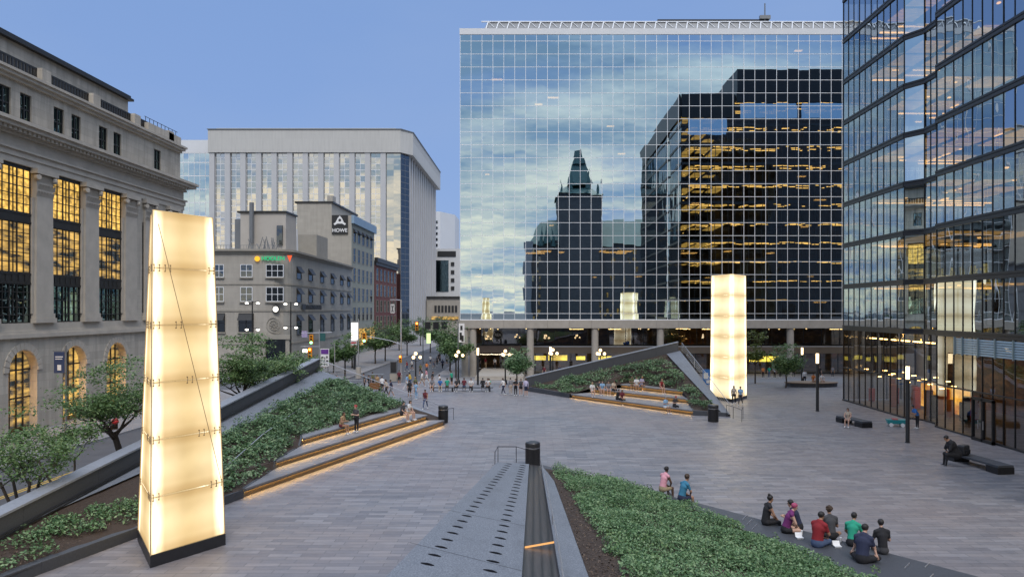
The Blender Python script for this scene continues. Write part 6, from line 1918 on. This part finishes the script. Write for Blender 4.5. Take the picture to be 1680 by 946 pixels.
# five standing together
g5 = 'people standing in a row before the far parapet'
person('person in white top and dark trousers, leftmost of the five standing', P(826, 647.5), face(.2, 1) + 1.2, 'walk', 'white', 'navy', 0, 'brown', 'long', 'tee', group=g5)
person('person in grey patterned top and pale trousers, second of the five standing', P(838, 647), face(.1, 1) + .6, 'stand', 'grey', 'beige', 0, 'black', 'short', 'long', shoes='white', group=g5)
person('person all in black with hands together, third of the five standing', P(846, 649), 3.0, 'stand', 'black', 'black', 0, 'black', 'short', 'tee', arms='hold', group=g5)
person('person in dark vest and shorts, fourth of the five standing', P(854.5, 649), 3.3, 'stand', 'charcoal', 'black', 0, 'black', 'tail', 'tank', 'bare', group=g5)
person('person in pale lavender shirt and navy shorts, rightmost of the five standing', P(863, 650), .3, 'stand', 'lavender', 'navy', 0, 'brown', 'short', 'long', 'short', group=g5, scale=1.05)
# steps on the left
zst = [.431, .861, 1.291]
gL = 'people on the left seating steps'
person('person standing with red hair and dark clothes on the left steps', P(585, 709, .865), 2.6, 'stand', 'charcoal', 'black', 0, 'red', 'curly', 'tee', arms='hold', group=gL, scale=1.02)
person('person seated low on the left steps beside the standing red haired one', P(559, 700, 1.295), face(.95, -.3), 'sit', 'tan', 'maroon', 1, 'brown', 'long', 'tank', 'bare', arms='hold', lean=.25, group=gL)
person('person in dark grey seated at the top right end of the left steps', P(659, 681, 1.295), face(.95, -.3), 'sit', 'charcoal', 'black', 0, 'black', 'short', 'tee', 'bare', group=gL)
person('person in white top seated at the top right end of the left steps', P(669, 678.5, 1.295), face(.95, -.3), 'sit', 'white', 'khaki', 0, 'brown', 'long', 'tee', 'bare', lean=.2, group=gL)
person('woman with a dark backpack strap walking past behind the left steps', P(698, 671), face(-.2, -1), 'walk', 'maroon', 'denim', 1, 'black', 'short', 'tank', 'long')
# steps at the far planting
gR = 'people on the far seating steps'
fR = face(.35, -.95)
for lab, px, py, z, sh, pa, hr, sty, lg, sl in (
    ('woman in white top, leftmost on the far steps', 971, 643, .86, 'white', 'khaki', 'fair', 'long', 'bare', 'tee'), ('person in dark tee second from the left on the far steps', 981, 640, .86, 'charcoal', 'black', 'black', 'short', 'bare', 'tee'),
    ('person in pale top third from the left on the far steps', 988, 640.5, .86, 'skyblue', 'beige', 'brown', 'long', 'bare', 'tee'), ('person in grey tee in the middle of the far steps crowd', 998, 641, .86, 'grey', 'denim', 'black', 'short', 'short', 'tee'),
    ('person in beige top in the middle of the far steps crowd', 1006, 640, .86, 'beige', 'black', 'brown', 'short', 'long', 'tee'), ('person in black hunched low on the far steps', 1012, 655, .43, 'black', 'black', 'black', 'short', 'long', 'long'),
    ('person in dark brown low on the far steps beside the hunched one', 1020, 656, .43, 'maroon', 'black', 'brown', 'long', 'long', 'tee'), ('person in olive tee on the top far step', 1036, 632, 1.29, 'olive', 'khaki', 'black', 'short', 'short', 'tee'),
    ('person in white tee on the top far step', 1044, 634, 1.29, 'white', 'beige', 'brown', 'short', 'bare', 'tee'), ('person in lavender tee on the top far step', 1052, 633, 1.29, 'lavender', 'denim', 'fair', 'long', 'bare', 'tee'),
    ('woman in red top alone at the right of the top far step', 1084, 638, 1.29, 'red', 'beige', 'fair', 'long', 'bare', 'tank'), ('person in pale blue shirt at the right on the low far step', 1091, 669, .43, 'skyblue', 'white', 'grey', 'short', 'short', 'tee'),
    ('person in dark vest with reddish hair at the right on the low far step', 1106, 667, .43, 'charcoal', 'black', 'red', 'short', 'long', 'tee')):
    person(lab, P(px, py, z + .003), fR + rng.uniform(-.4, .4), 'sit', sh, pa, rng.choice((0, 0, 1)), hr, sty, sl, lg, lean=rng.choice((.1, .2, .3)), nod=rng.choice((.05, .3)), arms=rng.choice(('knee', 'hold')), group=gR)
person('woman in pale top walking past the right light tower', P(1204, 663), face(-.4, -1), 'walk', 'beige', 'black', 1, 'brown', 'long', 'tee')
person('person in light blue shirt walking past the right light tower', P(1215, 664.5), face(-.5, -1), 'walk', 'skyblue', 'charcoal', 0, 'brown', 'short', 'tee')
person('woman in cream top alone on the black bench', P(1392, 690, .505), face(-.6, -.8), 'sit', 'beige', 'white', 0, 'brown', 'long', 'tank', 'bare', lean=.2)
person('person in bright blue tee bending over the teal wagon handle', P(1505, 703), face(-.95, -.1), 'stand', 'brightblue', 'black', 1, 'black', 'short', 'tee', arms='hold', lean=.8, nod=.4)
person('person cloaked in black hunched at the end of the long bench', P(1570, 749, .51), face(-.9, .1), 'sit', 'black', 'black', 1, 'black', 'short', 'long', 'long', shoes='black', lean=.5, nod=.5, build=1.45, scale=1.3)
bb_ = P(1581, 746, .51); root = thing('backpack', 'bulky black backpack on the long bench beside the cloaked person', 'backpack', bb_, None, .5)
m = MB(); m.prism([(-.3, -.22), (.3, -.22), (.38, 0), (.3, .25), (-.3, .25)], 0, .62); o = m.build('bag_body', M['plinth'], root, local=True, bevel=.1)
m = MB(); m.prism([(-.22, -.3), (.22, -.3), (.22, -.2), (-.22, -.2)], .08, .36); m.build('pocket', M['black_metal'], root, local=True, bevel=.03)
person('woman in orange top on the round bench', P(1334, 626, .5), face(0, -1), 'sit', 'orange', 'khaki', 1, 'brown', 'long', 'tank', 'bare')
person('person in white tee on the round bench', P(1348, 626, .5), face(.1, -1), 'sit', 'white', 'beige', 0, 'black', 'short', 'tee', 'short')
person('person in white shirt standing beyond the round bench', gx(1320, 97), 3.0, 'stand', 'white', 'black', 0, 'black', 'short', 'long')
# long bench group left of the five
b0 = P(757, 641.5)
root = thing('long_bench', 'long low bench crowded with sitters before the corner columns', 'bench', b0)
MB().box(-3.6, 3.6, -.3, .3, .38, .46).build('seat', M['dark_granite'], root, local=True)
for s in (-3.2, -1, 1.2, 3.2):
    MB().box(s - .08, s + .08, -.25, .25, .003, .38).build('leg', M['black_metal'], root, local=True)
gB = 'people on the long bench before the corner columns'
for i, (lab, dx, sh, pa, hr, sty, yaw, sl) in enumerate((('person in grey at the left end of the long bench', -3.3, 'grey', 'black', 'black', 'short', 3.14, 'tee'), ('person in bright blue tee on the long bench', -2.4, 'brightblue', 'beige', 'brown', 'short', 3.3, 'tee'), ('person in bright green tee on the long bench', -1.6, 'green', 'olive', 'black', 'short', .2, 'tee'), ('person in charcoal tee in the middle of the long bench', -.5, 'charcoal', 'black', 'black', 'short', 3.0, 'tee'), ('person in red tee facing away on the long bench', .3, 'maroon', 'denim', 'brown', 'short', .1, 'tee'), ('person in white tee on the long bench', 1.1, 'white', 'black', 'black', 'short', 3.2, 'tee'), ('person in black facing the columns on the long bench', 2.4, 'black', 'black', 'black', 'short', .0, 'long'), ('person in white vest at the right end of the long bench', 3.1, 'white', 'black', 'black', 'curly', 2.8, 'tank'))):
    person(lab, (b0[0] + dx, b0[1] + (-.05 if yaw > 1 else .05), .463), yaw, 'sit', sh, pa, i % 3 % 2, hr, sty, sl, ('bare', 'long')[i % 2], lean=(.1, .25)[i % 2], group=gB)
# passers-by between the left planting and the street
gP = 'passers-by at the street corner'
for i, (lab, px, py, pose, sh, pa, hr, sty, yaw) in enumerate((
    ('passer-by in black carrying on behind the cable guard', 606, 641, 'walk', 'black', 'black', 'black', 'short', 1.2), ('passer-by in yellow and brown at the food cart', 619, 640, 'stand', 'tan', 'olive', 'brown', 'short', 2.9), ('passer-by in white near the food cart', 627, 644, 'stand', 'white', 'charcoal', 'brown', 'short', .4),
    ('passer-by in maroon under the street light mast', 655, 631, 'stand', 'maroon', 'black', 'black', 'short', 3.0), ('passer-by in pale blue left of the globe lamp', 667, 640, 'walk', 'skyblue', 'white', 'brown', 'long', -1.3), ('passer-by in yellow just left of the globe lamp', 673, 636, 'walk', 'yellow', 'denim', 'black', 'short', 1.5),
    ('passer-by in olive with a bag right below the globe lamp', 682, 645, 'walk', 'olive', 'khaki', 'fair', 'short', 1.0), ('passer-by in white beyond the globe lamp', 692, 634, 'walk', 'white', 'beige', 'black', 'short', -1.0), ('passer-by in black beyond the long bench', 709, 634, 'walk', 'black', 'grey', 'brown', 'short', -1.2),
    ('passer-by in pink crossing the street mouth', 700, 627, 'walk', 'pink', 'white', 'black', 'long', 1.7), ('passer-by in charcoal far down the pavement', 717, 600, 'walk', 'charcoal', 'black', 'black', 'short', .2), ('passer-by in grey far down the pavement', 712, 604, 'walk', 'grey', 'denim', 'brown', 'short', 3.0), ('passer-by in navy at the far kerb', 726, 606, 'walk', 'navy', 'black', 'black', 'short', .4), ('passer-by in lime green left of the corner columns', 741, 633, 'stand', 'green', 'black', 'brown', 'short', 1.0),
    ('passer-by in red before the far crossing', 668, 609, 'walk', 'red', 'denim', 'black', 'short', 1.6), ('passer-by in white at the far crossing', 676, 607, 'walk', 'white', 'black', 'brown', 'short', 1.3))):
    person(lab, P(px, py), yaw, pose, sh, pa, i % 2, hr, sty, 'tee', ('long', 'short')[i % 2], group=gP)
for i, (lab, px, py, pose, sh, pa, hr, sty, yaw) in enumerate((
    ('passer-by in charcoal at the left of the food cart', 598, 638, 'stand', 'charcoal', 'black', 'black', 'short', 2.0), ('passer-by in olive behind the food cart', 612, 635, 'stand', 'olive', 'charcoal', 'brown', 'short', 1.0), ('passer-by in beige close behind the cable guard', 634, 650, 'walk', 'beige', 'black', 'brown', 'long', 1.4),
    ('passer-by in navy close behind the cable guard', 642, 651, 'walk', 'navy', 'grey', 'black', 'short', 1.5), ('passer-by in skyblue beyond the upper left steps', 683, 655, 'stand', 'skyblue', 'skyblue', 'black', 'short', 2.4), ('passer-by in black beyond the upper left steps', 672, 652, 'stand', 'black', 'black', 'black', 'short', .5), ('passer-by in orange under the corner trees', 700, 612, 'walk', 'orange', 'denim', 'black', 'short', .3), ('passer-by in dark green under the corner trees', 690, 615, 'walk', 'olive', 'black', 'brown', 'short', 3.0),
    ('passer-by in white vest left of the long bench', 722, 640, 'stand', 'white', 'black', 'black', 'short', 1.6), ('passer-by in grey far up the street', 733, 598, 'walk', 'grey', 'black', 'black', 'short', .1), ('passer-by in black far up the street', 720, 594, 'walk', 'black', 'black', 'black', 'short', 3.1), ('passer-by in white far up the street', 706, 598, 'walk', 'white', 'denim', 'black', 'short', .2))):
    person(lab, P(px, py), yaw, pose, sh, pa, i % 2, hr, sty, 'tee', ('long', 'short')[i % 2], group=gP)
person('person in bright green sitting on the terrace steps', P(804, 633.5, -.55), 2.6, 'sit', 'green', 'green', 1, 'black', 'short', 'tee', 'long', lean=.2)
# cafe guests by the shops
gC = 'guests on the terrace under the mirror block'
for i, (lab, px, d, sh, pa, yaw, z) in enumerate((('waiter in white and black on the fairy-lit terrace', 812, 106, 'white', 'black', 3.0, .5), ('guest in red on the fairy-lit terrace', 797, 106.5, 'red', 'tan', 2.5, .5), ('guest in black at the left of the terrace', 788, 107, 'black', 'black', 2.0, .5), ('guest in grey behind the small tree', 822, 107, 'grey', 'black', 3.3, .5), ('guest in maroon outside the lit shops', 893, 104, 'maroon', 'black', 2.8, 0), ('guest in navy outside the lit shops', 918, 105, 'navy', 'denim', 3.4, 0), ('guest in charcoal beyond the middle parapet', 944, 105, 'charcoal', 'black', 3.0, 0), ('guest in orange near the right shops', 1252, 101, 'orange', 'black', 2.8, 0), ('guest in green near the right shops', 1262, 102, 'green', 'denim', 3.1, 0), ('guest in white near the right shops', 1271, 100, 'white', 'black', 2.4, 0), ('guest in red near the right shops', 1280, 103, 'red', 'black', 3.5, 0), ('guest in blue near the right column', 1302, 103, 'brightblue', 'black', 3.0, 0), ('guest in black near the right column', 1345, 102, 'black', 'black', 2.6, 0), ('guest in grey at the far right shop door', 1366, 103, 'grey', 'charcoal', 3.2, 0))):
    d = DX + (d - 104) * .8 + (1.5 if z else -2.0); x, y, _ = gx(px, d); person(lab, (x, y, (-.385 if z else gz(d) + .003)), yaw, 'stand', sh, pa, i % 2, ('black', 'brown')[i % 2], 'short', 'tee', group=gC)
b = P(617, 643); root = thing('food_cart', 'small brown food cart with a grey canopy behind the left planting', 'cart', b)
m = MB(); m.box(-.7, .7, -.35, .35, .35, 1.05); m.build('cart_body', m_plain('cart_brown', (.2, .09, .03), .6), root, local=True)
m = MB(); m.box(-.9, .9, -.5, .5, 1.95, 2.03); m.build('canopy', M['grey_metal'], root, local=True)
for s in (-.65, .65): MB().tube((s, -.3, 1.05), (s, -.3, 1.95), .02).build('post', M['steel'], root, local=True)
for s in (-.5, .5): MB().tube((s, -.4, .22), (s, -.34, .22), .22, .22, 12).build('wheel', M['black_metal'], root, local=True)

# ------------------------------------------------------------------ feet of far things follow the fall of the ground
bpy.context.view_layer.update()
MOVED = ('person', 'tree', 'lamp post', 'lantern', 'bench')
done = set()
for o in list(bpy.data.objects):
    if o.type != 'MESH': continue
    r = o
    while r.parent is not None: r = r.parent
    if o.get('kind') == 'structure' or r.get('kind') in ('structure', 'stuff') or r.location.y < 90 or r.get('category') in ('person', 'tree', 'lantern') or r.location.z < -.01: continue
    if o.data.name in done: continue
    done.add(o.data.name)
    mw = o.matrix_world; inv = mw.inverted()
    for v in o.data.vertices:
        wv = mw @ v.co
        if wv.y > 92 and -.2 < wv.z < .06:
            wv.z += gz(wv.y) - .02; v.co = inv @ wv
